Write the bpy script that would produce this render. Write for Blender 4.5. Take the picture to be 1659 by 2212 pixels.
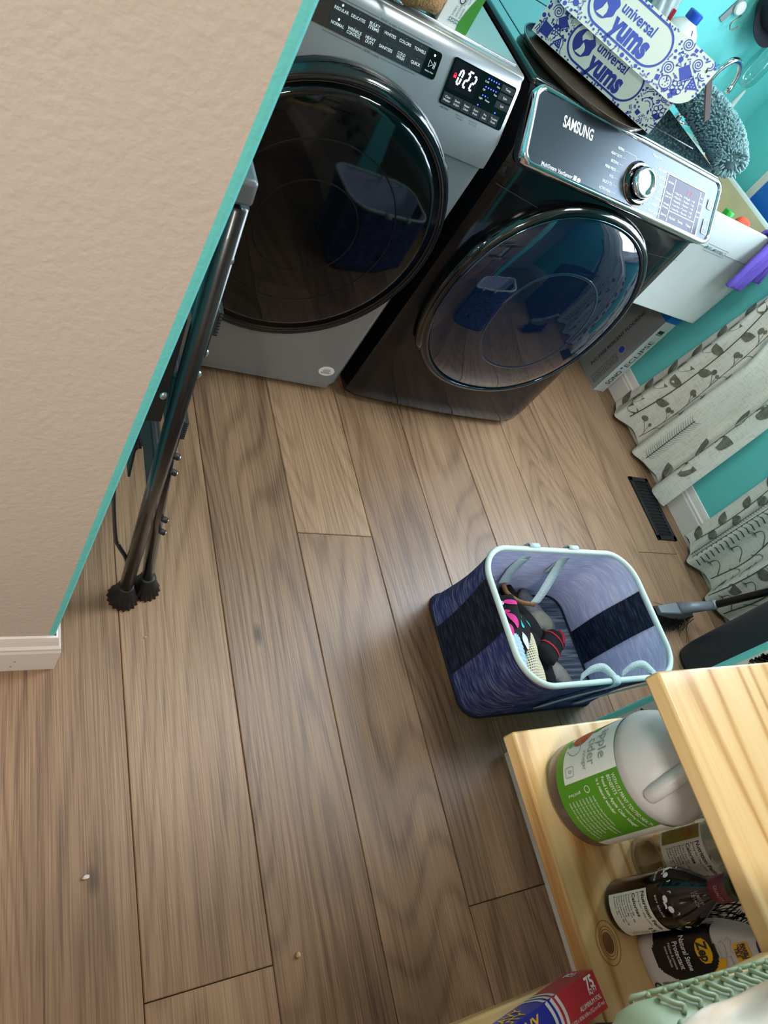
import bpy, bmesh, math, random
from mathutils import Vector, Matrix, Quaternion
from math import pi, sin, cos, radians, hypot, atan2, sqrt
random.seed(7)
for o in list(bpy.data.objects): bpy.data.objects.remove(o)
SC = bpy.context.scene
COL = SC.collection

# ------------------------------------------------------------------ camera
cd = bpy.data.cameras.new('camera'); cam = bpy.data.objects.new('camera', cd); COL.objects.link(cam)
SC.camera = cam
RX = (0.83909747, 0.06738866, 0.53979088)      # world X,Y,Z axes seen in (right, down, forward)
RY = (-0.23590832, -0.84905184, 0.47271369)
RZ = (0.49016598, -0.52399402, -0.69653971)
m = Matrix(((RX[0], -RX[1], -RX[2], 0), (RY[0], -RY[1], -RY[2], 0), (RZ[0], -RZ[1], -RZ[2], 1.4), (0, 0, 0, 1)))
cam.matrix_world = m
cd.sensor_fit = 'VERTICAL'; cd.sensor_height = 24.0; cd.lens = 1534.0/2212.0*24.0
cd.clip_start = 0.02; cd.clip_end = 50
cd.dof.use_dof = True; cd.dof.focus_distance = 1.75; cd.dof.aperture_fstop = 11.0

# ------------------------------------------------------------------ world, lights, exposure
SC.view_settings.view_transform = 'Standard'; SC.view_settings.look = 'None'
SC.view_settings.gamma = 1.0; SC.view_settings.use_curve_mapping = False
SC.view_settings.exposure = 0.15
w = bpy.data.worlds.new('sky'); SC.world = w; w.use_nodes = True
nt = w.node_tree; bg = nt.nodes['Background']
sky = nt.nodes.new('ShaderNodeTexSky'); sky.sky_type = 'NISHITA'; sky.sun_disc = False
sky.sun_elevation = radians(40); sky.sun_rotation = radians(200)
nt.links.new(sky.outputs[0], bg.inputs[0]); bg.inputs[1].default_value = 0.25

def area(name, loc, aim, sx, sy, power, col):
    l = bpy.data.lights.new(name, 'AREA'); l.shape = 'RECTANGLE'; l.size = sx; l.size_y = sy
    l.energy = power; l.color = col
    o = bpy.data.objects.new(name, l); COL.objects.link(o); o.location = loc
    o.rotation_euler = (Vector(aim)-Vector(loc)).to_track_quat('-Z', 'Z').to_euler()
    return o
WIN = (0.52, 1.58, 0.85, 2.10)      # window opening in the right wall: y0 y1 z0 z1
area('window_daylight', (2.60, 1.05, 1.475), (1.0, 0.85, 0.4), 1.06, 1.25, 72, (0.76, 0.87, 1.0))
area('hall_ceiling_light', (-0.35, -0.75, 2.38), (-0.35, -0.75, 0), 0.5, 0.5, 32, (1.0, 0.95, 0.87))
area('hall_side_fill', (-1.44, -0.55, 1.45), (0.6, 0.1, 0.8), 1.0, 1.2, 11, (0.98, 0.98, 1.0))  # added fill from the hall side to brighten the shelf; no window there
area('laundry_ceiling_light', (1.45, 1.05, 2.385), (1.45, 1.05, 0), 0.45, 0.45, 15, (1.0, 0.97, 0.92))

# ------------------------------------------------------------------ materials
def lin(h):
    if isinstance(h, str):
        h = h.lstrip('#'); c = [int(h[i:i+2], 16)/255 for i in (0, 2, 4)]
    else: c = [v/255 for v in h]
    return tuple((v/12.92 if v <= .04045 else ((v+.055)/1.055)**2.4) for v in c)+(1.0,)
MATS = {}
def mat(name, col, rough=.5, metal=0., coat=0., var=0., vscale=8., bump=0., bscale=60., spec=None, trans=0., ior=None,
        alpha=1., emit=None, estr=0., sheen=0., stretch=(1, 1, 1), col2=None, sss=0., coatr=.03):
    if name in MATS: return MATS[name]
    m = bpy.data.materials.new(name); m.use_nodes = True; nt = m.node_tree
    b = nt.nodes['Principled BSDF']; I = b.inputs
    c = lin(col); I['Base Color'].default_value = c; I['Roughness'].default_value = rough; I['Metallic'].default_value = metal
    I['Coat Weight'].default_value = coat; I['Coat Roughness'].default_value = coatr
    if spec is not None: I['Specular IOR Level'].default_value = spec
    if trans: I['Transmission Weight'].default_value = trans
    if ior: I['IOR'].default_value = ior
    if alpha < 1: I['Alpha'].default_value = alpha
    if sheen: I['Sheen Weight'].default_value = sheen
    if sss: I['Subsurface Weight'].default_value = sss; I['Subsurface Radius'].default_value = (.02, .02, .02); I['Subsurface Scale'].default_value = .5
    if emit: I['Emission Color'].default_value = lin(emit); I['Emission Strength'].default_value = estr
    if var or bump:
        tc = nt.nodes.new('ShaderNodeTexCoord'); mp = nt.nodes.new('ShaderNodeMapping'); mp.inputs['Scale'].default_value = stretch
        nt.links.new(tc.outputs['Object'], mp.inputs['Vector'])
    if var:
        n = nt.nodes.new('ShaderNodeTexNoise'); n.inputs['Scale'].default_value = vscale; n.inputs['Detail'].default_value = 5
        nt.links.new(mp.outputs[0], n.inputs['Vector'])
        r = nt.nodes.new('ShaderNodeValToRGB'); r.color_ramp.elements[0].position = .3; r.color_ramp.elements[1].position = .7
        c2 = lin(col2) if col2 else tuple(min(1, v*(1+var)) for v in c[:3])+(1,)
        r.color_ramp.elements[0].color = tuple(v*(1-var) for v in c[:3])+(1,) if not col2 else c
        r.color_ramp.elements[1].color = c2
        nt.links.new(n.outputs['Fac'], r.inputs[0]); nt.links.new(r.outputs[0], I['Base Color'])
    if bump:
        n2 = nt.nodes.new('ShaderNodeTexNoise'); n2.inputs['Scale'].default_value = bscale; n2.inputs['Detail'].default_value = 3
        nt.links.new(mp.outputs[0], n2.inputs['Vector'])
        bp = nt.nodes.new('ShaderNodeBump'); bp.inputs['Strength'].default_value = bump; bp.inputs['Distance'].default_value = .004
        nt.links.new(n2.outputs['Fac'], bp.inputs['Height']); nt.links.new(bp.outputs[0], I['Normal'])
    MATS[name] = m; return m

class NG:   # tiny node helper
    def __init__(s, name):
        s.m = bpy.data.materials.new(name); s.m.use_nodes = True; s.t = s.m.node_tree; s.b = s.t.nodes['Principled BSDF']
    def n(s, kind, **kw):
        x = s.t.nodes.new('ShaderNode'+kind)
        for k, v in kw.items(): setattr(x, k, v)
        return x
    def l(s, a, b): s.t.links.new(a, b)
    def math(s, op, a, b=None, c=None):
        x = s.n('Math', operation=op)
        for i, v in enumerate((a, b, c)):
            if v is None: continue
            if isinstance(v, (int, float)): x.inputs[i].default_value = v
            else: s.l(v, x.inputs[i])
        return x.outputs[0]
    def ramp(s, fac, stops):
        r = s.n('ValToRGB'); e = r.color_ramp.elements
        while len(e) < len(stops): e.new(.5)
        for i, (p, c) in enumerate(stops): e[i].position = p; e[i].color = lin(c) if not isinstance(c, tuple) or len(c) != 4 else c
        s.l(fac, r.inputs[0]); return r.outputs[0]
    def mix(s, fac, a, b, mode='MIX'):
        x = s.n('Mix', data_type='RGBA', blend_type=mode)
        if isinstance(fac, (int, float)): x.inputs['Factor'].default_value = fac
        else: s.l(fac, x.inputs['Factor'])
        for k, v in (('A', a), ('B', b)):
            i = [q for q in x.inputs if q.name == k and q.type == 'RGBA'][0]
            if isinstance(v, tuple): i.default_value = v
            else: s.l(v, i)
        return [q for q in x.outputs if q.type == 'RGBA'][0]

def wood_mat(name, axis, stops, ring=26., dist=2.6, fine=1.0, rough=.45, coat=0., rnd=True, knots=True, per=.16, bump=.25, wts=(.12, .30, .45), pores=(6, 260)):
    """oak / pine boards: grain runs along AXIS (0 x, 1 y, 2 z); each object gets its own shift"""
    g = NG(name)
    tc = g.n('TexCoord'); oi = g.n('ObjectInfo')
    src = tc.outputs['Object']
    sh = g.n('CombineXYZ')
    for i in range(3): g.l(g.math('MULTIPLY', oi.outputs['Random'], 37.0+11*i), sh.inputs[i])
    ad = g.n('VectorMath', operation='ADD'); g.l(src, ad.inputs[0]); g.l(sh.outputs[0], ad.inputs[1])
    def mapped(along, ac):
        mp = g.n('Mapping'); sc = [ac]*3; sc[axis] = along; mp.inputs['Scale'].default_value = sc
        g.l(ad.outputs[0], mp.inputs['Vector']); return mp.outputs[0]
    # cathedral rings: a stretched noise, cut into contour lines
    n1 = g.n('TexNoise'); n1.inputs['Scale'].default_value = 1; n1.inputs['Detail'].default_value = 1.5; n1.inputs['Roughness'].default_value = .45
    n1.inputs['Distortion'].default_value = .25
    g.l(mapped(.9*dist/2.6, 5.2*dist/2.6), n1.inputs['Vector'])
    rr = g.math('SINE', g.math('MULTIPLY', n1.outputs['Fac'], ring*6.28))
    rr = g.math('MULTIPLY_ADD', rr, .5, .5)
    rr = g.math('POWER', rr, 3.0)
    # straight fine pores
    n2 = g.n('TexNoise'); n2.inputs['Scale'].default_value = 1; n2.inputs['Detail'].default_value = 4; n2.inputs['Roughness'].default_value = .65
    g.l(mapped(pores[0], pores[1]*fine), n2.inputs['Vector'])
    # broad tone
    n3 = g.n('TexNoise'); n3.inputs['Scale'].default_value = 1; n3.inputs['Detail'].default_value = 3
    g.l(mapped(1.1, 7), n3.inputs['Vector'])
    f = g.math('MULTIPLY_ADD', rr, -wts[0], g.math('MULTIPLY', n3.outputs['Fac'], wts[1]))
    f = g.math('ADD', f, g.math('MULTIPLY', n2.outputs['Fac'], wts[2]))
    f = g.math('ADD', f, g.math('MULTIPLY', g.math('SUBTRACT', oi.outputs['Random'], .5), per if rnd else 0.))
    col = g.ramp(f, stops)
    if knots:
        v = g.n('TexVoronoi'); v.inputs['Scale'].default_value = 1; v.inputs['Randomness'].default_value = 1
        g.l(mapped(1.9, 4.4), v.inputs['Vector'])
        k = g.ramp(v.outputs['Distance'], [(.0, (1., 1., 1., 1.)), (.02, (.8, .8, .8, 1.)), (.065, (0., 0., 0., 1.))])
        col = g.mix(k, col, tuple(.42*c for c in lin(stops[0][1])[:3])+(1.,))
    g.l(col, g.b.inputs['Base Color']); g.b.inputs['Roughness'].default_value = rough; g.b.inputs['Coat Weight'].default_value = coat
    g.b.inputs['Coat Roughness'].default_value = .12
    bp = g.n('Bump'); bp.inputs['Strength'].default_value = bump; bp.inputs['Distance'].default_value = .0015
    g.l(g.math('ADD', n2.outputs['Fac'], g.math('MULTIPLY', rr, -.25)), bp.inputs['Height']); g.l(bp.outputs[0], g.b.inputs['Normal'])
    MATS[name] = g.m; return g.m

def heather_mat(name, c1, c2, scale=1., axis=0, rough=.9, contrast=(.45, .72), long=5, short=90):
    g = NG(name); tc = g.n('TexCoord'); mp = g.n('Mapping'); sc = [long*scale, long*scale, short*scale] if axis == 3 else [short*scale]*3
    if axis != 3: sc[axis] = long*scale
    mp.inputs['Scale'].default_value = sc; g.l(tc.outputs['Object'], mp.inputs['Vector'])
    n = g.n('TexNoise'); n.inputs['Scale'].default_value = 1; n.inputs['Detail'].default_value = 3; n.inputs['Roughness'].default_value = .6
    g.l(mp.outputs[0], n.inputs['Vector'])
    g.l(g.ramp(n.outputs['Fac'], [(contrast[0], c1), (contrast[1], c2)]), g.b.inputs['Base Color'])
    g.b.inputs['Roughness'].default_value = rough; g.b.inputs['Specular IOR Level'].default_value = .2
    n2 = g.n('TexNoise'); n2.inputs['Scale'].default_value = 9; n2.inputs['Detail'].default_value = 3; g.l(tc.outputs['Object'], n2.inputs['Vector'])
    bp = g.n('Bump'); bp.inputs['Strength'].default_value = .5; bp.inputs['Distance'].default_value = .012
    g.l(n2.outputs['Fac'], bp.inputs['Height']); g.l(bp.outputs[0], g.b.inputs['Normal'])
    MATS[name] = g.m; return g.m

# ------------------------------------------------------------------ mesh helpers
def link(o, parent=None):
    COL.objects.link(o)
    if parent is not None: o.parent = parent
    return o
def empty(name, loc=(0, 0, 0), rz=0., label=None, cat=None, group=None, rot=None):
    o = bpy.data.objects.new(name, None); o.empty_display_size = .05; COL.objects.link(o)
    o.location = loc; o.rotation_euler = rot if rot else (0, 0, rz)
    return tag(o, label, cat, group)
def tag(o, label=None, cat=None, group=None, kind=None):
    if label: o['label'] = label
    if cat: o['category'] = cat
    if group: o['group'] = group
    if kind: o['kind'] = kind
    return o

class MB:
    def __init__(s): s.v = []; s.f = []
    def add(s, vs, fs):
        k = len(s.v); s.v += [tuple(p) for p in vs]; s.f += [tuple(i+k for i in f) for f in fs]; return s
    def box(s, x0, x1, y0, y1, z0, z1, M=None):
        vs = [(x0, y0, z0), (x1, y0, z0), (x1, y1, z0), (x0, y1, z0), (x0, y0, z1), (x1, y0, z1), (x1, y1, z1), (x0, y1, z1)]
        if M is not None: vs = [M @ Vector(p) for p in vs]
        return s.add(vs, [(3, 2, 1, 0), (4, 5, 6, 7), (0, 1, 5, 4), (1, 2, 6, 5), (2, 3, 7, 6), (3, 0, 4, 7)])
    def tube(s, pts, r, n=12, cap=True, flat=None):
        """round tube along pts; r number or list; flat=(a,b) scales for an elliptical section"""
        pts = [Vector(p) for p in pts]; N = len(pts); rs = r if isinstance(r, (list, tuple)) else [r]*N
        t0 = (pts[1]-pts[0]).normalized(); a = Vector((0, 0, 1)) if abs(t0.z) < .9 else Vector((1, 0, 0))
        nx = t0.cross(a).normalized(); vs = []
        for i, p in enumerate(pts):
            t = ((pts[min(i+1, N-1)]-pts[max(i-1, 0)])).normalized()
            nx = (nx-t*nx.dot(t)).normalized(); ny = t.cross(nx)
            fa, fb = flat if flat else (1, 1)
            for k in range(n):
                an = 2*pi*k/n; vs.append(p+rs[i]*(nx*cos(an)*fa+ny*sin(an)*fb))
        fs = [(i*n+k, i*n+(k+1) % n, (i+1)*n+(k+1) % n, (i+1)*n+k) for i in range(N-1) for k in range(n)]
        if cap: fs += [tuple(reversed(range(n))), tuple(range((N-1)*n, N*n))]
        return s.add(vs, fs)
    def lathe(s, prof, n=32, c=(0, 0, 0), M=None, sx=1., sy=1., cap=True):
        vs = [(c[0]+sx*r*cos(2*pi*k/n), c[1]+sy*r*sin(2*pi*k/n), c[2]+z) for r, z in prof for k in range(n)]
        if M is not None: vs = [M @ Vector(p) for p in vs]
        N = len(prof); fs = [(i*n+k, i*n+(k+1) % n, (i+1)*n+(k+1) % n, (i+1)*n+k) for i in range(N-1) for k in range(n)]
        if cap: fs += [tuple(reversed(range(n))), tuple(range((N-1)*n, N*n))]
        return s.add(vs, fs)
    def loft(s, rings, cap0=True, cap1=True, closed=True):
        n = len(rings[0]); vs = [p for r in rings for p in r]; K = n if closed else n-1
        fs = [(i*n+k, i*n+(k+1) % n, (i+1)*n+(k+1) % n, (i+1)*n+k) for i in range(len(rings)-1) for k in range(K)]
        if cap0: fs.append(tuple(reversed(range(n))))
        if cap1: fs.append(tuple(range((len(rings)-1)*n, len(rings)*n)))
        return s.add(vs, fs)
    def grid(s, fn, nu, nv):
        vs = [fn(i/nu, j/nv) for j in range(nv+1) for i in range(nu+1)]
        return s.add(vs, [(j*(nu+1)+i, j*(nu+1)+i+1, (j+1)*(nu+1)+i+1, (j+1)*(nu+1)+i) for j in range(nv) for i in range(nu)])
    def prism(s, poly, a, b, M=None):
        """poly in XY extruded z a..b"""
        n = len(poly); vs = [(x, y, a) for x, y in poly]+[(x, y, b) for x, y in poly]
        if M is not None: vs = [M @ Vector(p) for p in vs]
        return s.add(vs, [tuple(reversed(range(n))), tuple(range(n, 2*n))]+[(k, (k+1) % n, n+(k+1) % n, n+k) for k in range(n)])
    def build(s, name, m, parent=None, smooth=False, bevel=0., seg=2, solid=0., sub=0, auto=None, flip=False):
        me = bpy.data.meshes.new(name); me.from_pydata([tuple(p) for p in s.v], [], s.f); me.validate()
        bm = bmesh.new(); bm.from_mesh(me)
        if not flip: bmesh.ops.recalc_face_normals(bm, faces=bm.faces)
        bm.to_mesh(me); bm.free()
        if smooth:
            for p in me.polygons: p.use_smooth = True
        me.materials.append(m); o = bpy.data.objects.new(name, me); link(o, parent)
        if solid: d = o.modifiers.new('solid', 'SOLIDIFY'); d.thickness = solid; d.offset = 0
        if bevel:
            d = o.modifiers.new('bevel', 'BEVEL'); d.width = bevel; d.segments = seg; d.limit_method = 'ANGLE'; d.angle_limit = radians(35); d.harden_normals = False
            for p in me.polygons: p.use_smooth = True
        if sub: d = o.modifiers.new('sub', 'SUBSURF'); d.levels = sub; d.render_levels = sub
        if auto or bevel:
            try: me.set_sharp_from_angle(angle=radians(auto or 40))
            except Exception: pass
        return o

def rrect(x0, x1, y0, y1, r, n=6):
    out = []
    for cx_, cy_, a0 in ((x1-r, y1-r, 0), (x0+r, y1-r, 90), (x0+r, y0+r, 180), (x1-r, y0+r, 270)):
        for i in range(n+1):
            a = radians(a0+90*i/n); out.append((cx_+r*cos(a), cy_+r*sin(a)))
    return out
def spline(pts, n=8):
    """Catmull-Rom through pts"""
    P = [Vector(p) for p in pts]; P = [P[0]*2-P[1]]+P+[P[-1]*2-P[-2]]; out = []
    for i in range(1, len(P)-2):
        for k in range(n):
            t = k/n; a, b, c, d = P[i-1], P[i], P[i+1], P[i+2]
            out.append(.5*((2*b)+(c-a)*t+(2*a-5*b+4*c-d)*t*t+(3*b-a-3*c+d)*t**3))
    out.append(P[-2]); return out

_TX = {}
def text2d(s, bold=0.):
    k = (s, bold)
    if k in _TX: return _TX[k]
    cu = bpy.data.curves.new('t', 'FONT'); cu.body = s; cu.size = 1.0; cu.offset = bold; cu.resolution_u = 3
    o = bpy.data.objects.new('t', cu); COL.objects.link(o)
    bpy.context.view_layer.update()
    dg = bpy.context.evaluated_depsgraph_get(); me = o.evaluated_get(dg).to_mesh()
    vs = [(v.co.x, v.co.y) for v in me.vertices]; fs = [tuple(p.vertices) for p in me.polygons]
    o.evaluated_get(dg).to_mesh_clear(); bpy.data.objects.remove(o); bpy.data.curves.remove(cu)
    _TX[k] = (vs, fs); return _TX[k]

class Decal:
    """flat print: polygons in (u, v), put on a surface by a map function"""
    def __init__(s): s.v = []; s.f = []
    def add(s, vs, fs): k = len(s.v); s.v += list(vs); s.f += [tuple(i+k for i in f) for f in fs]; return s
    def poly(s, pts): return s.add([tuple(p[:2]) for p in pts], [tuple(range(len(pts)))])
    def rect(s, u0, u1, v0, v1, nu=1):
        for i in range(nu):
            a = u0+(u1-u0)*i/nu; b = u0+(u1-u0)*(i+1)/nu; s.poly([(a, v0), (b, v0), (b, v1), (a, v1)])
        return s
    def disc(s, u, v, r, n=14, ry=None, rot=0.):
        ry = ry or r; c_, s_ = cos(rot), sin(rot)
        return s.poly([(u+r*cos(2*pi*k/n)*c_-ry*sin(2*pi*k/n)*s_, v+r*cos(2*pi*k/n)*s_+ry*sin(2*pi*k/n)*c_) for k in range(n)])
    def stroke(s, pts, w, closed=False, taper=False):
        pts = [Vector((p[0], p[1])) for p in pts]; N = len(pts)
        if closed: pts = pts+[pts[0]]; N += 1
        L, R = [], []
        for i, p in enumerate(pts):
            a = pts[i-1] if i else (pts[-2] if closed else pts[0]); b = pts[i+1] if i < N-1 else (pts[1] if closed else pts[-1])
            t = b-a
            if t.length < 1e-9: t = Vector((1, 0))
            t.normalize(); nn = Vector((-t.y, t.x))*(w/2)*((1-.85*i/(N-1)) if taper else 1)
            L.append(p+nn); R.append(p-nn)
        vs = [tuple(p) for p in L+R]
        return s.add(vs, [(N+i, N+i+1, i+1, i) for i in range(N-1)])
    def ring(s, u, v, r, w, n=20, ry=None, a0=0., a1=360.):
        ry = ry or r; full = abs(a1-a0) >= 359
        pts = [(u+r*cos(radians(a0+(a1-a0)*k/n)), v+ry*sin(radians(a0+(a1-a0)*k/n))) for k in range(n if full else n+1)]
        return s.stroke(pts, w, closed=full)
    def text(s, t, u, v, size, align='C', bold=0., rot=0., sx=1., fit=None):
        vs, fs = text2d(t, bold)
        if not vs: return s
        x0 = min(p[0] for p in vs); x1 = max(p[0] for p in vs)
        if fit: sx = fit/((x1-x0)*size)
        off = {'C': -(x0+x1)/2, 'L': -x0, 'R': -x1}[align]; c_, s_ = cos(rot), sin(rot); out = []
        for x, y in vs:
            a = (x+off)*size*sx; b = (y-.34)*size; out.append((u+a*c_-b*s_, v+a*s_+b*c_))
        return s.add(out, fs)
    def build(s, name, m, parent, fn):
        me = bpy.data.meshes.new(name); me.from_pydata([tuple(fn(u, v)) for u, v in s.v], [], s.f)
        me.materials.append(m); o = bpy.data.objects.new(name, me)
        if len(s.f) > 1: o['kind'] = 'stuff'
        return link(o, parent)
def pmap(o, u, v, off=.0006):
    """map onto a plane with origin o, axes u v; print floats OFF in front"""
    o = Vector(o); u = Vector(u).normalized(); v = Vector(v).normalized(); n = u.cross(v)*off
    return lambda a, b: o+u*a+v*b+n
def cmap(c, r, a0, off=.0005, sy=1.):
    """map onto an upright cylinder; u runs to the viewer's right when looking at angle a0"""
    return lambda a, b: (c[0]+(r+off)*cos(a0+a/r), c[1]+(r+off)*sy*sin(a0+a/r), c[2]+b)

def blob(c, rad, rz=0., seed=0, amp=.18, n=20, rings=12, flat=None, squash=1.):
    """a lumpy soft closed shape"""
    rnd = random.Random(seed); ph = [(rnd.uniform(1, 3.2), rnd.uniform(1, 3.2), rnd.uniform(1, 3), rnd.uniform(0, 6.28)) for _ in range(5)]
    vs = []; fs = []
    M_ = Matrix.Rotation(rz, 3, 'Z')
    def P(th, ph_):
        d = Vector((cos(th)*cos(ph_), sin(th)*cos(ph_), sin(ph_)))
        k = 1+amp*sum(sin(a*d.x*2.2+b*d.y*2.2+cc*d.z*2.2+e) for a, b, cc, e in ph)/2.2
        p = Vector((d.x*rad[0]*k, d.y*rad[1]*k, d.z*rad[2]*k))
        if flat is not None and p.z < flat: p.z = flat
        return M_ @ p+Vector(c)
    mb = MB(); R_ = [[P(2*pi*i/n, -pi/2+pi*(j+.5)/rings) for i in range(n)] for j in range(rings)]
    mb.loft(R_); return mb
# ------------------------------------------------------------------ the room
TEAL = mat('teal_wall_paint', '#66cac8', rough=.6, bump=.25, bscale=140, var=.03, vscale=3)
BEIGE = mat('beige_wall_paint', '#c0b5aa', rough=.62, bump=.35, bscale=120, var=.02, vscale=4)
PAPER = mat('white_wallpaper', '#c9cac7', rough=.6, bump=.1, bscale=120)
CEIL = mat('ceiling_white', '#e8e6e0', rough=.9)
TRIM = mat('white_trim_paint', '#dcd6cf', rough=.35, bump=.06, bscale=40)
OAK = wood_mat('oak_plank', 1, [(.14, '#4e3828'), (.25, '#7a5e46'), (.34, '#947559'), (.46, '#aa8c6e')], ring=42., dist=1.2, fine=1.0, rough=.36, per=.08, bump=.35, wts=(.055, .22, .40), pores=(5, 380))
SUB = mat('subfloor_dark', '#2a2019', rough=.9)

XR, YB, ZC = 2.48, 2.185, 2.44
fl = MB().box(-1.5, XR+.12, -1.6, YB+.12, -.06, -.012).build('floor', SUB); tag(fl, kind='structure')
tag(fl, 'wide brown oak plank floor running towards the laundry machines', 'floor')
off = {-1: -.62, 0: -.041, 1: -.42, 2: .866, 3: -.041, 4: .45, 5: .47, 6: .12, 7: .22, 8: .866, 9: .1}
W0, PW, PL = .346, .2255, 1.814
for k in range(-7, 10):
    x0 = W0+PW*k; x1 = min(x0+PW, XR+.05)
    j = off.get(k, random.uniform(-.9, .9))
    while j > -1.6: j -= PL
    y = j
    while y < YB+.02:
        y0 = max(y, -1.55); y1 = min(y+PL, YB+.02)
        if y1-y0 > .05:
            g_ = .0007; b = .0016
            vs = []
            for z, i in ((-.012, 0), (-.0016, 0), (0, b)):
                vs += [(x0+g_+i, y0+g_+i, z), (x1-g_-i, y0+g_+i, z), (x1-g_-i, y1-g_-i, z), (x0+g_+i, y1-g_-i, z)]
            fs = [(3, 2, 1, 0), (8, 9, 10, 11)]
            for a in (0, 4):
                fs += [(a+q, a+(q+1) % 4, a+4+(q+1) % 4, a+4+q) for q in range(4)]
            MB().add(vs, fs).build('plank', OAK, fl)
        y += PL

def multi(name, mb, mats, pick, parent=None, smooth=False):
    o = mb.build(name, mats[0], parent, smooth=smooth)
    for mm in mats[1:]: o.data.materials.append(mm)
    for p in o.data.polygons: p.material_index = pick(p.center, p.normal)
    return o
# left wall block: beige towards the hall, teal towards the laundry, paint line wrapped round the corner
wx, wy = .207, .546
arc = [(wx-.008+.008*sin(radians(a)), wy+.008-.008*cos(radians(a))) for a in range(0, 91, 15)]
poly = [(-1.5, wy), (wx-.013, wy)]+arc+[(wx, YB), (-1.5, YB)]
o = multi('wall_left', MB().prism(poly, 0, ZC), [BEIGE, TEAL], lambda c, n: 0 if (n.y < -.99 and c.x < wx-.02) else 1)
tag(o, 'beige textured wall with a turquoise painted corner edge', 'wall', kind='structure')
# partition with botanical wallpaper
px, py = 1.260, .240
arc = [(px+.006-.006*sin(radians(a)), py-.006+.006*cos(radians(a))) for a in range(0, 91, 15)]
poly = [(px, -1.6), (px+.115, -1.6), (px+.115, py)]+arc+[(px, py-.014)]
o = multi('wall_right', MB().prism(poly, 0, ZC), [PAPER, TEAL], lambda c, n: 0 if (n.x < -.99 and c.y < py-.02) else 1)
tag(o, 'white wall with black botanical drawings behind the pine shelves', 'wall', kind='structure')
# outer right wall with the window opening
y0, y1, z0, z1 = WIN
mb = MB().box(XR, XR+.12, -1.6, YB+.12, 0, z0).box(XR, XR+.12, -1.6, YB+.12, z1, ZC).box(XR, XR+.12, -1.6, y0, z0, z1).box(XR, XR+.12, y1, YB+.12, z0, z1)
tag(mb.build('wall_window', TEAL), 'turquoise wall behind the leaf print curtains', 'wall', kind='structure')
tag(MB().box(-1.5, XR, YB, YB+.12, 0, ZC).build('wall_back', TEAL), 'turquoise wall behind the washer and dryer', 'wall', kind='structure')
tag(MB().box(-1.62, -1.5, -1.6, wy, 0, ZC).build('wall_hall', BEIGE), 'beige hall wall beside the camera', 'wall', kind='structure')
tag(MB().box(-1.62, XR+.12, -1.72, -1.6, 0, ZC).build('wall_hall_back', BEIGE), 'beige hall wall behind the camera', 'wall', kind='structure')
tag(MB().box(-1.62, XR+.12, -1.72, YB+.12, ZC, ZC+.05).build('ceiling', CEIL), 'white ceiling above hall and laundry', 'ceiling', kind='structure')
# window
fr = MB()
for a in ((y0, y0+.05, z0, z1), (y1-.05, y1, z0, z1), (y0, y1, z0, z0+.05), (y0, y1, z1-.05, z1), ((y0+y1)/2-.015, (y0+y1)/2+.015, z0, z1), (y0, y1, 1.49, 1.52)):
    fr.box(XR+.05, XR+.09, a[0], a[1], a[2], a[3])
wf = fr.build('window_1', TRIM); tag(wf, 'white framed window above the leaf print curtains', 'window', kind='structure')
g = NG('window_glass'); tr = g.n('BsdfTransparent'); gl = g.n('BsdfGlossy'); gl.inputs['Roughness'].default_value = .02
mx = g.n('MixShader'); mx.inputs[0].default_value = .06; g.l(tr.outputs[0], mx.inputs[1]); g.l(gl.outputs[0], mx.inputs[2])
g.l(mx.outputs[0], g.t.nodes['Material Output'].inputs['Surface']); WGLASS = g.m
MB().box(XR+.066, XR+.07, y0+.05, y1-.05, z0+.05, z1-.05).build('pane', WGLASS, wf)
MB().box(XR-.03, XR+.05, y0-.04, y1+.04, z0-.03, z0).build('window_sill', TRIM, wf)
# baseboards
prof = [(0, 0), (.0145, 0), (.0145, .078), (.0125, .084), (.0125, .092), (.0085, .098), (.006, .112), (.0035, .122), (0, .124)]
def baseboard(name, pts, side, label):
    """sweep the moulding along a 2-D path, mitred; side=+1 to the right of travel"""
    P = [Vector(p) for p in pts]; rings = []
    for i, p in enumerate(P):
        d0 = (P[i]-P[i-1]).normalized() if i else None; d1 = (P[i+1]-P[i]).normalized() if i < len(P)-1 else None
        n0 = Vector((d0.y, -d0.x))*side if d0 else None; n1 = Vector((d1.y, -d1.x))*side if d1 else None
        if n0 and n1: nn = (n0+n1)/(1+n0.dot(n1))
        else: nn = n0 or n1
        rings.append([(p.x+nn.x*a, p.y+nn.y*a, z) for a, z in prof])
    o = MB().loft(rings).build(name, TRIM); return tag(o, label, 'baseboard', kind='structure')
baseboard('baseboard_left', [(-1.5, wy), (wx, wy), (wx, YB)], 1, 'white moulded baseboard round the beige wall corner')
baseboard('baseboard_right', [(XR, YB), (XR, -1.6)], 1, 'white baseboard below the turquoise window wall')
baseboard('baseboard_back', [(wx, YB), (XR, YB)], 1, 'white baseboard along the back wall')
baseboard('baseboard_partition', [(px, -1.6), (px, py), (px+.115, py), (px+.115, -1.6)], -1, 'white baseboard round the end of the partition')
NAIL = mat('nail_hole', '#4a423c', rough=.8)
d = Decal()
for x, z in ((.150, .045), (.146, .022)): d.disc(x, z, .0016, 8)
d.build('nail_hole', NAIL, bpy.data.objects['baseboard_left'], pmap((0, wy-.0145, 0), (1, 0, 0), (0, 0, 1), .0004))
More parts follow.
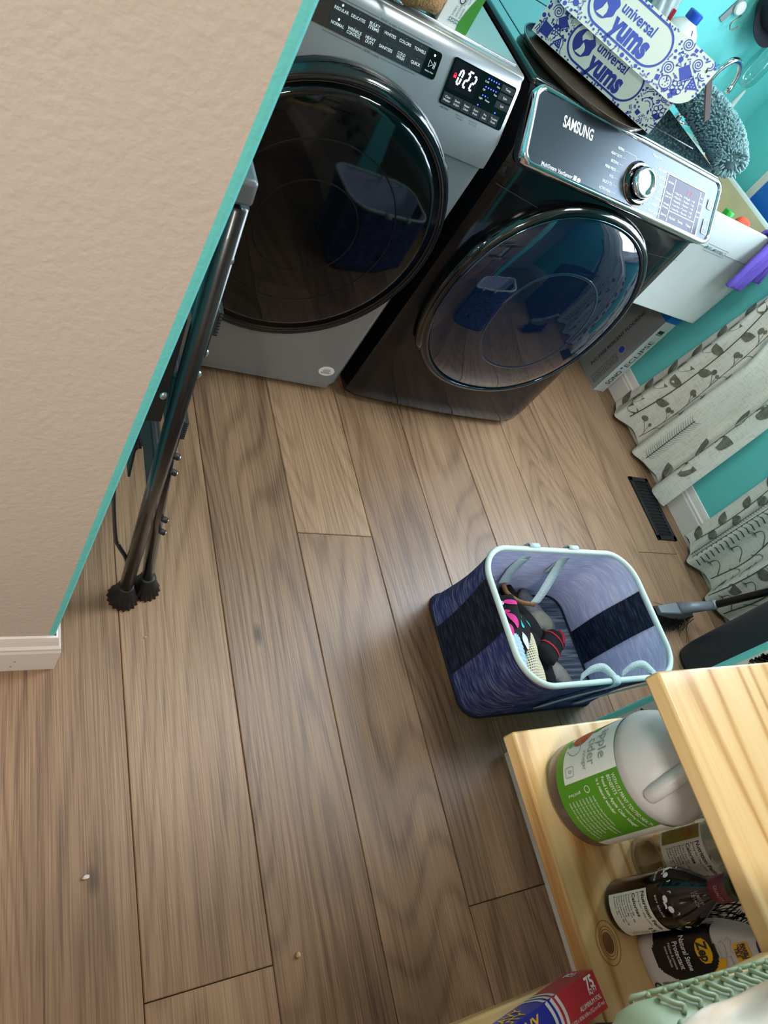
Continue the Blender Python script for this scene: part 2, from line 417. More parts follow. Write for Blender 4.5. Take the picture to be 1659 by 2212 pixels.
# pale ledge on the back wall behind the machines
LEDGE = mat('pale_blue_gloss_paint', '#9fc3cf', rough=.35)
tag(MB().box(.75, 1.72, YB-.035, YB, .845, .905).build('trim_1', LEDGE, bevel=.006), 'pale blue ledge on the back wall behind the machines', 'ledge', kind='structure')
mb = MB().tube([(.75, YB-.025, .935), (1.7, YB-.025, .935)], .022, 14)
tag(mb.build('water_pipe', mat('grey_pipe', '#a9bccb', rough=.3), smooth=True, auto=40), 'pale grey pipe along the back wall behind the dryer', 'pipe')

# botanical line art on the partition (u runs to the viewer's right = -y, v up)
INK = mat('black_ink', '#15161a', rough=.6)
d = Decal(); rnd = random.Random(3)
def flower(d, u, v, s, rot, n=9):
    for k in range(n):
        a = rot+(k-(n-1)/2)*.23; L = s*(1-.12*abs(k-(n-1)/2)/n)
        P = lambda t, q: (u+L*t*cos(a)-q*L*sin(a), v+L*t*sin(a)+q*L*cos(a))
        up = [P(t/8, .10*sin(pi*(t/8)**.8)) for t in range(9)]; dn = [P(t/8, -.10*sin(pi*(t/8)**.8)) for t in range(9)]
        d.stroke(up, .0028); d.stroke(dn, .0024)
        for q in (-.035, 0, .035):
            d.stroke([P(t/6, q*sin(pi*t/6)) for t in range(1, 5)], .0016)
# a long petal outline, hatched seed heads and grass-like strands
d.stroke(spline([(-.240, .402), (-.222, .428), (-.190, .446), (-.148, .458), (-.10, .44)], 8), .006); d.stroke(spline([(-.238, .398), (-.215, .420), (-.185, .436), (-.140, .450)], 8), .003)
flower(d, -.205, .310, .075, radians(88), 6); flower(d, -.165, .300, .06, radians(100), 5)
flower(d, .020, .335, .10, radians(112), 8); flower(d, -.045, .40, .09, radians(105), 7); flower(d, -.02, .30, .08, radians(70), 6)
flower(d, .150, .375, .12, radians(95), 10); flower(d, .185, .40, .11, radians(70), 8); flower(d, .240, .345, .06, radians(85), 6)
for q in range(9): d.stroke(spline([(-.241, .672+.004*q), (-.225+.002*q, .690+.006*q), (-.205+.003*q, .70+.010*q), (-.17, .705+.014*q)], 6), .0036 if q % 2 else .0055)
flower(d, -.17, .62, .12, radians(60), 8); flower(d, -.08, .72, .15, radians(140), 9); flower(d, .08, .78, .17, radians(70), 9); flower(d, .25, .66, .16, radians(110), 9)
for k in range(14):
    u, v = rnd.uniform(.35, 1.3), rnd.uniform(.3, 2.0); flower(d, u, v, rnd.uniform(.1, .2), rnd.uniform(0, 6.28), 7)
for k in range(8):
    u, v = rnd.uniform(-.1, .35), rnd.uniform(1.05, 2.2); flower(d, u, v, rnd.uniform(.1, .2), rnd.uniform(0, 6.28), 7)
d.f = [f for f in d.f if all(-.2245 < d.v[i][0] < 1.5 and d.v[i][1] > .13 for i in f)]
d.build('wallpaper_print', INK, bpy.data.objects['wall_right'], pmap((px, 0, 0), (0, -1, 0), (0, 0, 1), .0004))

# floor register
VENT = mat('black_register_metal', '#16171a', rough=.45, metal=.3)
v = empty('floor_register', (2.352, 1.066, 0), 0, 'black slotted floor register at the hem of the curtains', 'vent')
hx, hy = .056, .143
mb = MB()
for a in ((-hx, -hx+.017, -hy, hy), (hx-.017, hx, -hy, hy), (-hx, hx, -hy, -hy+.02), (-hx, hx, hy-.02, hy)): mb.box(a[0], a[1], a[2], a[3], 0.0, .006)
mb.build('frame', VENT, v, bevel=.0012)
MB().box(-hx+.012, hx-.012, -hy+.015, hy-.015, .0002, .0012).build('opening', mat('vent_black', '#050506', rough=.9), v)
for k in range(16):
    yy = -hy+.02+(2*hy-.04)*(k+.5)/16
    M_ = Matrix.Translation((0, yy, .003)) @ Matrix.Rotation(radians(25), 4, 'X')
    MB().box(-hx+.015, hx-.015, -.0035, .0035, -.0012, .0022, M_).build('slat', VENT, v)
# small debris on the floor
CR1 = mat('white_fluff', '#d9cfc6', rough=.9); CR2 = mat('tan_crumb', '#c9ac78', rough=.9)
tag(blob((.265, .161, .003), (.005, .0035, .003), seed=4, amp=.5, n=10, rings=6).build('lint', CR1, smooth=True), 'tiny white scrap of lint on the bare floor planks', 'lint')
tag(blob((.62, -.036, .004), (.0045, .0045, .004), seed=9, amp=.4, n=10, rings=6).build('crumb', CR2, smooth=True), 'pale tan crumb on the floor near the shelf', 'crumb')
tag(blob((.395, .59, .002), (.003, .002, .002), seed=5, amp=.4, n=8, rings=5).build('crumb', CR2, smooth=True), 'tiny pale crumb on the floor below the ladder feet', 'crumb')
# ------------------------------------------------------------------ washer
SILVER = mat('washer_grey_enamel', '#8d9296', rough=.32, metal=.55, coat=.3, var=.03, vscale=3)
WTOP = mat('washer_top_enamel', '#93928c', rough=.28, metal=.35, coat=.4, var=.06, vscale=6)
BLACKG = mat('black_gloss_plastic', '#060708', rough=.12, coat=.6)
DARKGLASS = mat('dark_door_glass', '#04070a', rough=.05, coat=.25, spec=.3)
BTN = mat('button_black', '#191d23', rough=.35)
WHITEINK = mat('white_print', '#e6ebee', rough=.5)
GREYINK = mat('dark_grey_print', '#2c3236', rough=.5)
LEDW = mat('led_white', '#ffffff', emit='#f2f6ff', estr=3.0)
LEDB = mat('led_blue', '#2222ff', emit='#3344ff', estr=6.0)
LEDR = mat('led_red', '#ff1133', emit='#ff1133', estr=3.0)
CHROME = mat('chrome', '#d9dde0', rough=.07, metal=1.)
WH = empty('washing_machine', (.657, 1.355, 0), 0, 'grey front-loading washing machine with a large round black glass door', 'washing machine')
hw = .343
# body: rounded front corners, slightly narrower foot
poly = rrect(-hw, hw, .004, .74, .022, 5)
rings = [[(x, y, z) for x, y in poly] for z in (.055, .80)]+[[(x, max(y, lim), z) for x, y in poly] for z, lim in ((.85, .02), (.955, .066), (.962, .08))]
foot = [[(x*.985, .012+(y-.004)*.985, z) for x, y in poly] for z in (.022, .035)]
MB().loft(foot+rings).build('body', SILVER, WH, smooth=True, auto=35)
# top plate with a raised lip
MB().box(-hw, hw, .06, .74, .960, .984).build('top_panel', WTOP, WH, bevel=.008, seg=3)
# control fascia: one profile swept across the width
fp = [(.012, .800), (-.006, .803), (-.006, .812), (0, .860), (.04, .955), (.0455, .966), (.054, .976), (.068, .983), (.085, .9855), (.10, .985), (.10, .95), (.02, .86)]
xs = [-hw, -hw+.006, -hw+.018, hw-.018, hw-.006, hw]
ins = [.014, .005, 0, 0, .005, .014]
rings = [[(x, y+(i if y < .06 else 0), z-(i*.4 if z > .95 else 0)) for y, z in fp] for x, i in zip(xs, ins)]
MB().loft(rings).build('control_fascia', SILVER, WH, smooth=True, auto=30)
MB().tube([(-hw+.02, .0895, .9865), (hw-.02, .0895, .9865)], .0022, 8).build('lip', mat('bright_lip', '#c9cbc6', rough=.2, metal=.8), WH, smooth=True)
for x in (-.29, .29):
    for y in (.06, .68): MB().lathe([(.02, 0), (.022, .006), (.014, .012), (.014, .026)], 14, (x, y, 0)).build('foot', BLACKG, WH)
# fascia print (u = x - .657, v along the slope)
du = Vector((0, .04, .095)).normalized()
def wp(px_, pz):    # world x, world z on the fascia -> (u, v)
    return px_-.657, (pz-.86)/du.z
FM = pmap((0, 0, .86), (1, 0, 0), du, .0008); FM2 = pmap((0, 0, .86), (1, 0, 0), du, .0018); FM3 = pmap((0, 0, .86), (1, 0, 0), du, .0026)
def slab(name, x0, x1, z0, z1, r, m, off=0., th=.0016, parent=WH):
    a, b = wp(x0, z0); c, d_ = wp(x1, z1); pl = rrect(a, c, b, d_, r, 4)
    f0 = pmap((0, 0, .86), (1, 0, 0), du, off); f1 = pmap((0, 0, .86), (1, 0, 0), du, off+th)
    return MB().loft([[f0(*p) for p in pl], [f1(*p) for p in pl]]).build(name, m, parent)
kp = slab('keypad', .455, .789, .9125, .9565, .006, BLACKG)
names1 = ['REGULAR', 'DELICATES', 'BULKY\nITEMS', 'WHITES', 'COLORS', 'TOWELS']; names2 = ['NORMAL', 'WRINKLE\nCONTROL', 'HEAVY\nDUTY', 'SANITIZE', 'COLD\nWASH', 'QUICK']
d = Decal(); dl = Decal(); lw = Decal()
for k in range(6):
    xx = .565+k*.0347
    slab('button', xx-.0165, xx+.0165, .935, .9555, .001, BTN, .0016, .0007, kp); slab('button', xx-.0165-.001, xx+.0155, .9138, .9342, .001, BTN, .0016, .0007, kp)
    for lab, zc in ((names1[k], .9445), (names2[k], .9235)):
        u, v = wp(xx, zc); L = lab.split('\n')
        for q, t in enumerate(L): d.text(t, u, v+.0027-(q-(len(L)-1)/2)*.0062-.002, .0072, bold=.012, fit=min(.029, .0044*len(t)))
    u, v = wp(xx, .9515); (lw if k == 0 else dl).disc(u, v+.0005, .0011 if k else .0018, 8)
    u, v = wp(xx, .931); (lw if k == 0 else dl).disc(u, v+.0003, .0011 if k else .0018, 8)
u, v = wp(.772, .934)
for q in (0, 1): pass
d.stroke([(u-.006, v-.006), (u-.006, v+.006), (u+.003, v)], .0012, True); d.stroke([(u+.005, v-.006), (u+.005, v+.006)], .0012); d.stroke([(u+.008, v-.006), (u+.008, v+.006)], .0012)
d.text('Hold to Start', u, v-.013, .004, fit=.02)
lw.disc(u+.001, v+.016, .002, 8)
u, v = wp(.487, .930); d.ring(u, v, .009, .0012); d.text('POWER', u, v-.016, .005)
d.build('lettering', WHITEINK, kp, FM3); dl.build('indicator_dots', mat('dim_dot', '#5a6670', rough=.5), kp, FM3); lw.build('indicator_light', LEDW, kp, FM3)
dp_ = slab('display_panel', .816, .982, .8845, .963, .006, BLACKG)
d = Decal(); db = Decal(); dr = Decal(); dw = Decal()
SEG = {'0': 'abcdef', '2': 'abged', '-': 'g'}
def seg7(dc, ch, u, v, s, w, sl=.12):
    h = s; wd = s*.55
    pts = {'a': ((0, 2*h), (wd, 2*h)), 'g': ((0, h), (wd, h)), 'd': ((0, 0), (wd, 0)), 'f': ((0, h), (0, 2*h)), 'b': ((wd, h), (wd, 2*h)), 'e': ((0, 0), (0, h)), 'c': ((wd, 0), (wd, h))}
    for q in SEG[ch]:
        (a, b), (c, e) = pts[q]; ax, ay = a+sl*b, b; bx, by = c+sl*e, e; dx, dy = bx-ax, by-ay
        dc.stroke([(u+ax+dx*.1, v+ay+dy*.1), (u+bx-dx*.1, v+by-dy*.1)], w)
u, v = wp(.838, .9245)
for k, ch in enumerate('022'): seg7(dw, ch, u+k*.0165, v, .0125, .0034)
dw.stroke([(u+.023, v+.0295), (u+.032, v+.0295)], .003)
dr.ring(u-.0075, v+.014, .0022, .001, 10); dr.rect(u-.0105, u-.0045, v+.008, v+.0125)
for r, (zc, n, l0, l1) in enumerate(((.9555, 5, 'Cold', 'Hot'), (.9415, 5, 'Off', 'Fast'), (.927, 3, 'Light', 'Heavy'))):
    for k in range(n): u, v = wp(.908+k*.0068, zc); db.disc(u, v, .0014 if not (r == 2 and k == 2) else .0008, 8)
    u, v = wp(.906, zc-.0055); d.text(l0, u, v, .005); u, v = wp(.908+(n-1)*.0068+.002, zc-.0055); d.text(l1, u, v, .005)
for xx, zz in ((.905, .909), (.952, .909)): u, v = wp(xx, zz); db.disc(u, v, .0015, 8)
for k, t in enumerate(('Temp', 'Spin', 'Soil')):
    zc = .953-.0145*k; slab('button', .945, .9795, zc-.0058, zc+.0058, .001, BTN, .0016, .0006, dp_); u, v = wp(.962, zc); d.text(t, u, v, .0062)
for k, t in enumerate(('Clean\nWasher', 'Drain\n& Spin', 'Steam\nClean', 'Extra\nRinse', 'Pre\nSoak', 'Tumble\nFresh')):
    xx = .832+.0248*k; slab('button', xx-.0118, xx+.0118, .887, .9055, .001, BTN, .0016, .0006, dp_); u, v = wp(xx, .8962)
    for q, s_ in enumerate(t.split('\n')): d.text(s_, u, v+.0028-q*.0062, .0056)
slab('screen', .822, .888, .913, .960, .002, mat('screen_black', '#0c0d14', rough=.2), .0016, .0004, dp_)
d.build('lettering', WHITEINK, dp_, FM3); db.build('blue_indicators', LEDB, dp_, FM3); dw.build('clock_digits', LEDW, dp_, FM3); dr.build('lock_light', LEDR, dp_, FM3)
d = Decal()
u, v = wp(.66, .9605); d.text('WHAT to wash', u, v, .0062, fit=.036); d.stroke([(u-.105, v), (u-.021, v)], .0007); d.stroke([(u+.021, v), (u+.10, v)], .0007)
u, v = wp(.645, .908); d.text('HOW to wash', u, v, .0062, fit=.034); d.stroke([(u-.105, v), (u-.021, v)], .0007); d.stroke([(u+.021, v), (u+.10, v)], .0007)
u, v = wp(.834, .8805); d.text('with Alexa', u, v, .005, bold=.02); u, v = wp(.876, .879); d.text('Hold 3 sec for', u, v, .0038); d.text('Clean Signal', u, v-.005, .0038)
u, v = wp(.912, .879); d.text('Hold 3 sec for', u, v, .0038); d.text('Control Lock', u, v-.005, .0038)
d.build('lettering', GREYINK, WH, FM)
# door: bezel ring, proud rim, dark glass dish
cx_, cz_, R0 = -.002, .556, .334
MY = Matrix.Translation((cx_, 0, cz_)) @ Matrix.Rotation(radians(90), 4, 'X')     # lathe axis -> -y (towards the viewer)
dr_ = MB().lathe([(R0, -.004), (R0+.001, .018), (R0-.003, .030), (R0-.010, .038), (R0-.020, .040), (R0-.026, .036)], 72, M=MY, cap=False).build('door_frame', BLACKG, WH, smooth=True)
MB().lathe([(R0-.0065, .0375), (R0-.0085, .0412), (R0-.0115, .0375)], 72, M=MY, cap=False).build('bright_ring', mat('smoked_chrome', '#3c4247', rough=.12, metal=.9), dr_, smooth=True)
MB().lathe([(R0-.021, .036), (R0-.05, .041), (.22, .046), (.12, .049), (.002, .050)], 72, M=MY).build('door_glass', DARKGLASS, dr_, smooth=True)
for rr in (.205, .118):
    MB().lathe([(rr+.002, .0462 if rr > .2 else .0488), (rr, .0476 if rr > .2 else .0500), (rr-.002, .0466 if rr > .2 else .0490)], 64, M=MY, cap=False).build('glass_ridge', mat('ridge_glass', '#04070a', rough=.12, coat=.1, spec=.3), dr_, smooth=True)
# lower kick panel and oval sticker
st = MB().prism([(.025*cos(2*pi*k/32), .018*sin(2*pi*k/32)) for k in range(32)], 0, .0006, Matrix.Translation((.287, .004, .098)) @ Matrix.Rotation(radians(90), 4, 'X')).build('sticker', mat('sticker_silver', '#e2dcd6', rough=.5), WH)
d = Decal()
for k, t in enumerate(('REGISTER', 'ENREGISTRER', 'REGISTRE')): d.text(t, 0, .0075-k*.0045, .0050, fit=.019+(.006 if k == 1 else 0))
d.stroke([(-.016, -.0035), (.017, -.0035)], .0005); d.text('866-000-0201', 0, -.0068, .0055, bold=.01, fit=.031)
d.build('lettering', GREYINK, st, pmap((.287, .0032, .098), (1, 0, 0), (0, 0, 1), .0005))

# ------------------------------------------------------------------ dryer
DRY = mat('dryer_black_enamel', '#0a0d12', rough=.12, coat=.2, metal=.0, spec=.35)
DRYTOP = mat('dryer_top_enamel', '#0e1516', rough=.13, coat=1.0)
PANEL = mat('dryer_panel_steel', '#3d474e', rough=.24, metal=.5, coat=.03, spec=.3)
BLUEGLASS = mat('blue_door_glass', '#081a30', rough=.04, coat=.6, spec=.5)
DR = empty('clothes_dryer', (1.387, 1.355, 0), 0, 'glossy black front-loading clothes dryer with a dark blue bulging door', 'clothes dryer')
hw = .345
def bow(x, z): return -.016*cos(pi*x/(2*hw))**.8 if abs(x) < hw else 0
front = [(-hw+2*hw*i/20) for i in range(21)]
rings = []
for z, dy, sc_ in ((.018, .014, .975), (.034, .004, .992), (.08, 0, 1), (.45, -.004, 1), (.80, 0, 1), (.862, .004, 1), (.94, .06, 1), (.968, .085, 1)):
    r = [(x*sc_, dy+bow(x, z)+(.012 if abs(x) > hw-.001 else 0), z) for x in front]+[(hw*sc_, .76, z), (-hw*sc_, .76, z)]
    rings.append(r)
MB().loft(rings).build('body', DRY, DR, smooth=True, auto=40)
MB().box(-hw, hw, .095, .76, .955, .984).build('top_panel', DRYTOP, DR, bevel=.008, seg=3)
fr_ = MB()
for a in ((-.29, .29, .20, .206), (-.29, .29, .66, .666), (-.296, -.29, .20, .666), (.29, .296, .20, .666)): fr_.box(a[0], a[1], a[2], a[3], .984, .9852)
fr_.build('top_groove', BLACKG, DR)
for x in (-.29, .29):
    for y in (.07, .68): MB().lathe([(.02, 0), (.022, .006), (.014, .012), (.014, .022)], 14, (x, y, 0)).build('foot', BLACKG, DR)
d = Decal(); d.stroke([(-hw+.004, .785), (-.19, .773)], .0012); d.stroke([(.19, .773), (hw-.006, .782)], .0012)
d.build('seam', mat('seam_grey', '#5a6a6e', rough=.3, metal=.6), DR, lambda u, v: (u, bow(u, v)-.0016, v))
# tilted control panel
ds = Vector((0, .11, .113)).normalized(); P0 = Vector((0, 1.325-1.355, .862)); nrm = Vector((1, 0, 0)).cross(ds)
def DPM(off): return lambda u, v: P0+Vector((u, 0, 0))+ds*v+nrm*off
SH = .162
def dslab(name, u0, u1, v0, v1, r, m, off, th, parent, n=6):
    pl = rrect(u0, u1, v0, v1, r, n); f0, f1 = DPM(off), DPM(off+th)
    return MB().loft([[f0(*p) for p in pl], [f1(*p) for p in pl]]).build(name, m, parent)
cp = dslab('control_panel', -.342, .342, .001, SH, .026, PANEL, -.03, .035, DR)
# chrome bezel round it
pl = rrect(-.345, .345, -.002, SH+.003, .028, 8); pi_ = rrect(-.333, .333, .009, SH-.008, .020, 8)
fa, fb, fc = DPM(-.012), DPM(.007), DPM(.0095)
mid = [((a[0]+b[0])/2, (a[1]+b[1])/2) for a, b in zip(pl, pi_)]
MB().loft([[fa(*p) for p in pl], [fb(*p) for p in pl], [fc(*p) for p in mid], [fb(*p) for p in pi_], [DPM(.004)(*p) for p in pi_]], False, False).build('chrome_bezel', CHROME, cp, smooth=True)
W1 = Decal()
u0 = lambda xw: xw-1.387
W1.text('SAMSUNG', u0(1.186), .116, .034, bold=.022, fit=.097)
W1.text('MultiSteam', u0(1.124), .014, .012, bold=.005, fit=.047); W1.text('VentSensor', u0(1.176), .0135, .012, bold=.005, fit=.047)
W1.rect(u0(1.203), u0(1.213), .008, .019); W1.disc(u0(1.221), .0125, .0055, 14)
for k, t in enumerate(('NORMAL', 'HEAVY DUTY', 'BEDDING', 'PERM PRESS', 'WOOL', 'DELICATES', 'ACTIVE WEAR')):
    v_ = .119-.0165*k; ue = u0(1.338)+[.006, .002, -.004, -.008, -.010, -.010, -.009][k]
    W1.text(t, ue, v_, .0088, 'R', .008, fit=.0037*len(t)); W1.stroke([(ue+.003, v_), (ue+.016, v_)], .0006)
W1.stroke([(u0(1.352), .119), (u0(1.385), .119), (u0(1.391), .112)], .0006)
for k, t in enumerate(('ECO NORMAL', 'QUICK DRY', 'TIME DRY', 'AIR FLUFF', 'REFRESH', 'WRINKLE AWAY', 'STEAM SANITIZE')):
    v_ = .118-.0165*k; us = u0(1.476)+[-.002, .006, .010, .010, .008, .002, -.006][k]
    W1.text(t, us, v_, .0088, 'L', .008, fit=.0037*len(t)); W1.stroke([(us-.003, v_), (us-.014, v_)], .0006)
W1.text('Manual Dry', u0(1.462), .142, .008); W1.text('Time / Min.', u0(1.64), .140, .007)
W1.build('lettering', WHITEINK, cp, DPM(.0056))
O1 = Decal(); O1.rect(u0(1.317), u0(1.323), .004, .011); O1.text('Sensor Dry', u0(1.345), .007, .009, fit=.036); O1.text('Sanitize', u0(1.452), -.0+.0065, .008, fit=.028); O1.rect(u0(1.472), u0(1.478), .003, .010)
O1.build('orange_lettering', mat('orange_print', '#c98a6a', rough=.5), cp, DPM(.0056))
# knob
KM = Matrix.Translation(P0+Vector((u0(1.414), 0, 0))+ds*.064+nrm*.004) @ nrm.to_track_quat('Z', 'X').to_matrix().to_4x4()
kn = MB().lathe([(.050, 0), (.050, .006), (.046, .010), (.040, .010), (.037, .006)], 48, M=KM).build('dial', BLACKG, cp, smooth=True, auto=40)
MB().lathe([(.0515, 0), (.0515, .003), (.049, .0045)], 48, M=KM, cap=False).build('copper_ring', mat('rose_metal', '#9c7a6c', rough=.2, metal=.9), kn, smooth=True)
MB().lathe([(.037, .004), (.0365, .024), (.034, .029), (.029, .0305), (.027, .029), (.0255, .0278), (.010, .0286), (.001, .029)], 48, M=KM).build('dial_cap', CHROME, kn, smooth=True)
# display glass
DSP = mat('display_glass', '#1c2440', rough=.10, coat=.0, metal=.0, spec=.18)
dg_ = dslab('display', u0(1.515), u0(1.668), .010, .116, .004, DSP, .005, .0012, cp)
fw_ = Decal(); a, b = u0(1.513), u0(1.671); fw_.stroke([(a, .008), (b, .008), (b, .119), (a, .119)], .003, True)
fw_.stroke([(u0(1.545), .012), (u0(1.545), .114)], .0012); fw_.stroke([(u0(1.548), .038), (u0(1.652), .038)], .0012); fw_.stroke([(u0(1.652), .012), (u0(1.652), .114)], .0012)
fw_.build('display_frame', mat('pale_frame', '#aeb9d2', rough=.25, metal=.6), dg_, DPM(.0068))
d = Decal(); rr_ = random.Random(5)
for k, t in enumerate(('Anti Static', 'Mixed\nLoad Bell', 'Wrinkle\nPrevent', 'Damp')):
    for q, s_ in enumerate(t.split('\n')): d.text(s_, u0(1.530), .102-k*.026-q*.008, .0075, fit=.022)
for k, t in enumerate(('Very Dry', 'More Dry', 'Normal Dry', 'Less Dry', 'Damp Dry')):
    d.disc(u0(1.553), .084-k*.0095, .0012, 6); d.text(t, u0(1.557), .084-k*.0095, .007, 'L', fit=.026)
    d.disc(u0(1.59), .084-k*.0095, .0012, 6); d.text(('High', 'Medium', 'Med Low', 'Low', 'Extra Low')[k], u0(1.594), .084-k*.0095, .007, 'L', fit=.022)
    d.disc(u0(1.625), .084-k*.0095, .0012, 6); d.text(('60', '50', '40', '30', '20')[k], u0(1.629), .084-k*.0095, .007, 'L')
for k, t in enumerate(('Dry Level', 'Temp.', 'Time')): d.text(t, u0(1.565)+k*.034, .024, .0085, fit=.022)
for k, t in enumerate(('My', 'Cycle', 'Child', 'Lock')): d.text(t, u0(1.660), .10-k*.012-(k > 1)*.01, .006)
d.build('lettering', WHITEINK, dg_, DPM(.0066))
seg = Decal()
for k, ch in enumerate('00'): seg7(seg, ch, u0(1.60)+k*.014, .092, .007, .0016)
seg.build('display_digits', mat('led_pink', '#552244', emit='#ff5a9a', estr=.5), dg_, DPM(.0066))
for k, (v_, h_) in enumerate(((.097, .011), (.040, .017))):
    b_ = dslab('button', u0(1.690), u0(1.710), v_-h_, v_+h_, .004, PANEL, .005, .002, cp)
    dd = Decal(); dd.stroke(rrect(u0(1.689), u0(1.711), v_-h_-.001, v_+h_+.001, .004, 4), .0013, True)
    if k == 0: dd.ring(u0(1.70), v_, .004, .0009, 12)
    else: dd.stroke([(u0(1.697), v_+.005), (u0(1.697), v_-.005), (u0(1.705), v_)], .0009, True)
    dd.build('button_outline', WHITEINK, b_, DPM(.0075))
# door
cz_ = .508; A_, B_ = .306, .328
def ell(k, ax, bz, y, n=72):
    e = 2.2; a = 2*pi*k/n; c_, s_ = cos(a), sin(a)
    return (math.copysign(abs(c_)**(2/e), c_)*ax, y, cz_+math.copysign(abs(s_)**(2/e), s_)*bz)
def dring(prof): return [[ell(k, A_+dr, B_+dr, y) for k in range(72)] for dr, y in prof]
df = MB().loft(dring([(.004, .0), (.006, -.016), (.004, -.034), (-.004, -.043), (-.014, -.045), (-.020, -.041)]), False, False).build('door_frame', BLACKG, DR, smooth=True)
MB().loft(dring([(-.0135, -.0445), (-.0155, -.0475), (-.0175, -.0445)]), False, False).build('bright_ring', mat('blue_chrome', '#5b7a94', rough=.1, metal=1.), df, smooth=True)
MB().loft(dring([(-.019, -.041), (-.035, -.053), (-.075, -.068), (-.13, -.078), (-.20, -.084), (-.27, -.087), (-.303, -.0875)]), False, True).build('door_glass', BLUEGLASS, df, smooth=True)
MB().loft(dring([(-.150, -.0797), (-.154, -.0822), (-.158, -.0804)]), False, False).build('glass_ridge', mat('blue_ridge', '#0d2740', rough=.05, coat=1.), df, smooth=True)
hp = [(-A_-.003+.0*k, 0, 0) for k in range(3)]
hpts = [ell(k, A_+.004, B_+.004, -.030) for k in range(31, 45)]
MB().tube(hpts, [.004]+[.013]*(len(hpts)-2)+[.004], 10).build('door_handle', BLACKG, df, smooth=True)
# ------------------------------------------------------------------ things on the machines
CARD = mat('printed_white_card', '#eef2ea', rough=.55); BLUEINK = mat('blue_print', '#233a9c', rough=.5); KRAFT = mat('kraft_card', '#33221b', rough=.8, var=.1, vscale=30)
BLUECARD = mat('blue_card_side', '#3450b8', rough=.5)
TRAYM = mat('bronze_brown_tray', '#5a4a3c', rough=.35, metal=.35, var=.2, vscale=12, coat=.3)
tag(MB().lathe([(.165, 0), (.178, .002), (.186, .012), (.188, .0155), (.184, .016), (.178, .008), (.160, .004), (.01, .004)], 56, (1.262, 1.585, .984)).build('round_tray', TRAYM, smooth=True, auto=50),
    'round bronze-brown tray under the blue and white carton on the dryer', 'tray')
tdir = Vector((.72988, -.68358, 0)); ndir = Vector((.68358, .72988, 0))      # along the front, and into the box
YB_ = empty('snack_carton', (1.118, 1.672, 1.0005), atan2(tdir.y, tdir.x), 'open blue and white printed snack carton with its lid flap hanging out', 'carton')
# local axes: x along front, y into the box, z up
Wd, Dp, Hh = .367, .255, .098
def wallbox(a, b, m, name, par, th=.004):
    return MB().box(a[0], b[0], a[1], b[1], a[2], b[2]).build(name, m, par)
fp_ = wallbox((0, 0, 0), (Wd, .004, Hh), CARD, 'front_panel', YB_)
wallbox((0, Dp-.004, 0), (Wd, Dp, Hh), BLUECARD, 'back_panel', YB_)
wallbox((0, .004, 0), (.004, Dp-.004, Hh), BLUECARD, 'side_panel', YB_); wallbox((Wd-.004, .004, 0), (Wd, Dp-.004, Hh), BLUECARD, 'side_panel', YB_)
wallbox((.004, .004, 0), (Wd-.004, Dp-.004, .004), KRAFT, 'bottom_panel', YB_)
# lid: hinged at the back, front edge lifted
lf = Vector((0, .012, .184)); lb = Vector((0, Dp, Hh+.002))
mb = MB(); L0 = lf; L1 = lb; th = Vector((0, (L1-L0).z, -(L1-L0).y)).normalized()*-.004
def quadslab(mb, a, b, c, e, t): mb.add([a, b, c, e, a+t, b+t, c+t, e+t], [(3, 2, 1, 0), (4, 5, 6, 7), (0, 1, 5, 4), (1, 2, 6, 5), (2, 3, 7, 6), (3, 0, 4, 7)])
Xv = Vector((Wd, 0, 0)); quadslab(mb, L0, L0+Xv, L1+Xv, L1, Vector((0, 0, -.004)))
lid = mb.build('lid', BLUECARD, YB_)
# front flap with rounded lower corners; hangs from the lid's front edge, flared outwards
FH, FW0, FW1 = .112, -.012, Wd+.028
fdir = Vector((0, -.36, -1)).normalized()
pl = [(FW0, 0), (FW0, -FH+.05)]+[(FW0+.05-.05*cos(radians(a)), -FH+.05-.05*sin(radians(a))) for a in range(0, 91, 15)]+[(FW1-.05+.05*sin(radians(a)), -FH+.05-.05*cos(radians(a))) for a in range(0, 91, 15)]+[(FW1, -.012), (FW1-.02, 0)]
fn_ = Vector((1, 0, 0)).cross(-fdir)
def FLM(off): return lambda u, v: lf+Vector((u, 0, 0))+(-fdir)*v+fn_*off
flp = MB().loft([[FLM(0)(*p) for p in pl], [FLM(.004)(*p) for p in pl]]).build('lid_flap', CARD, lid)
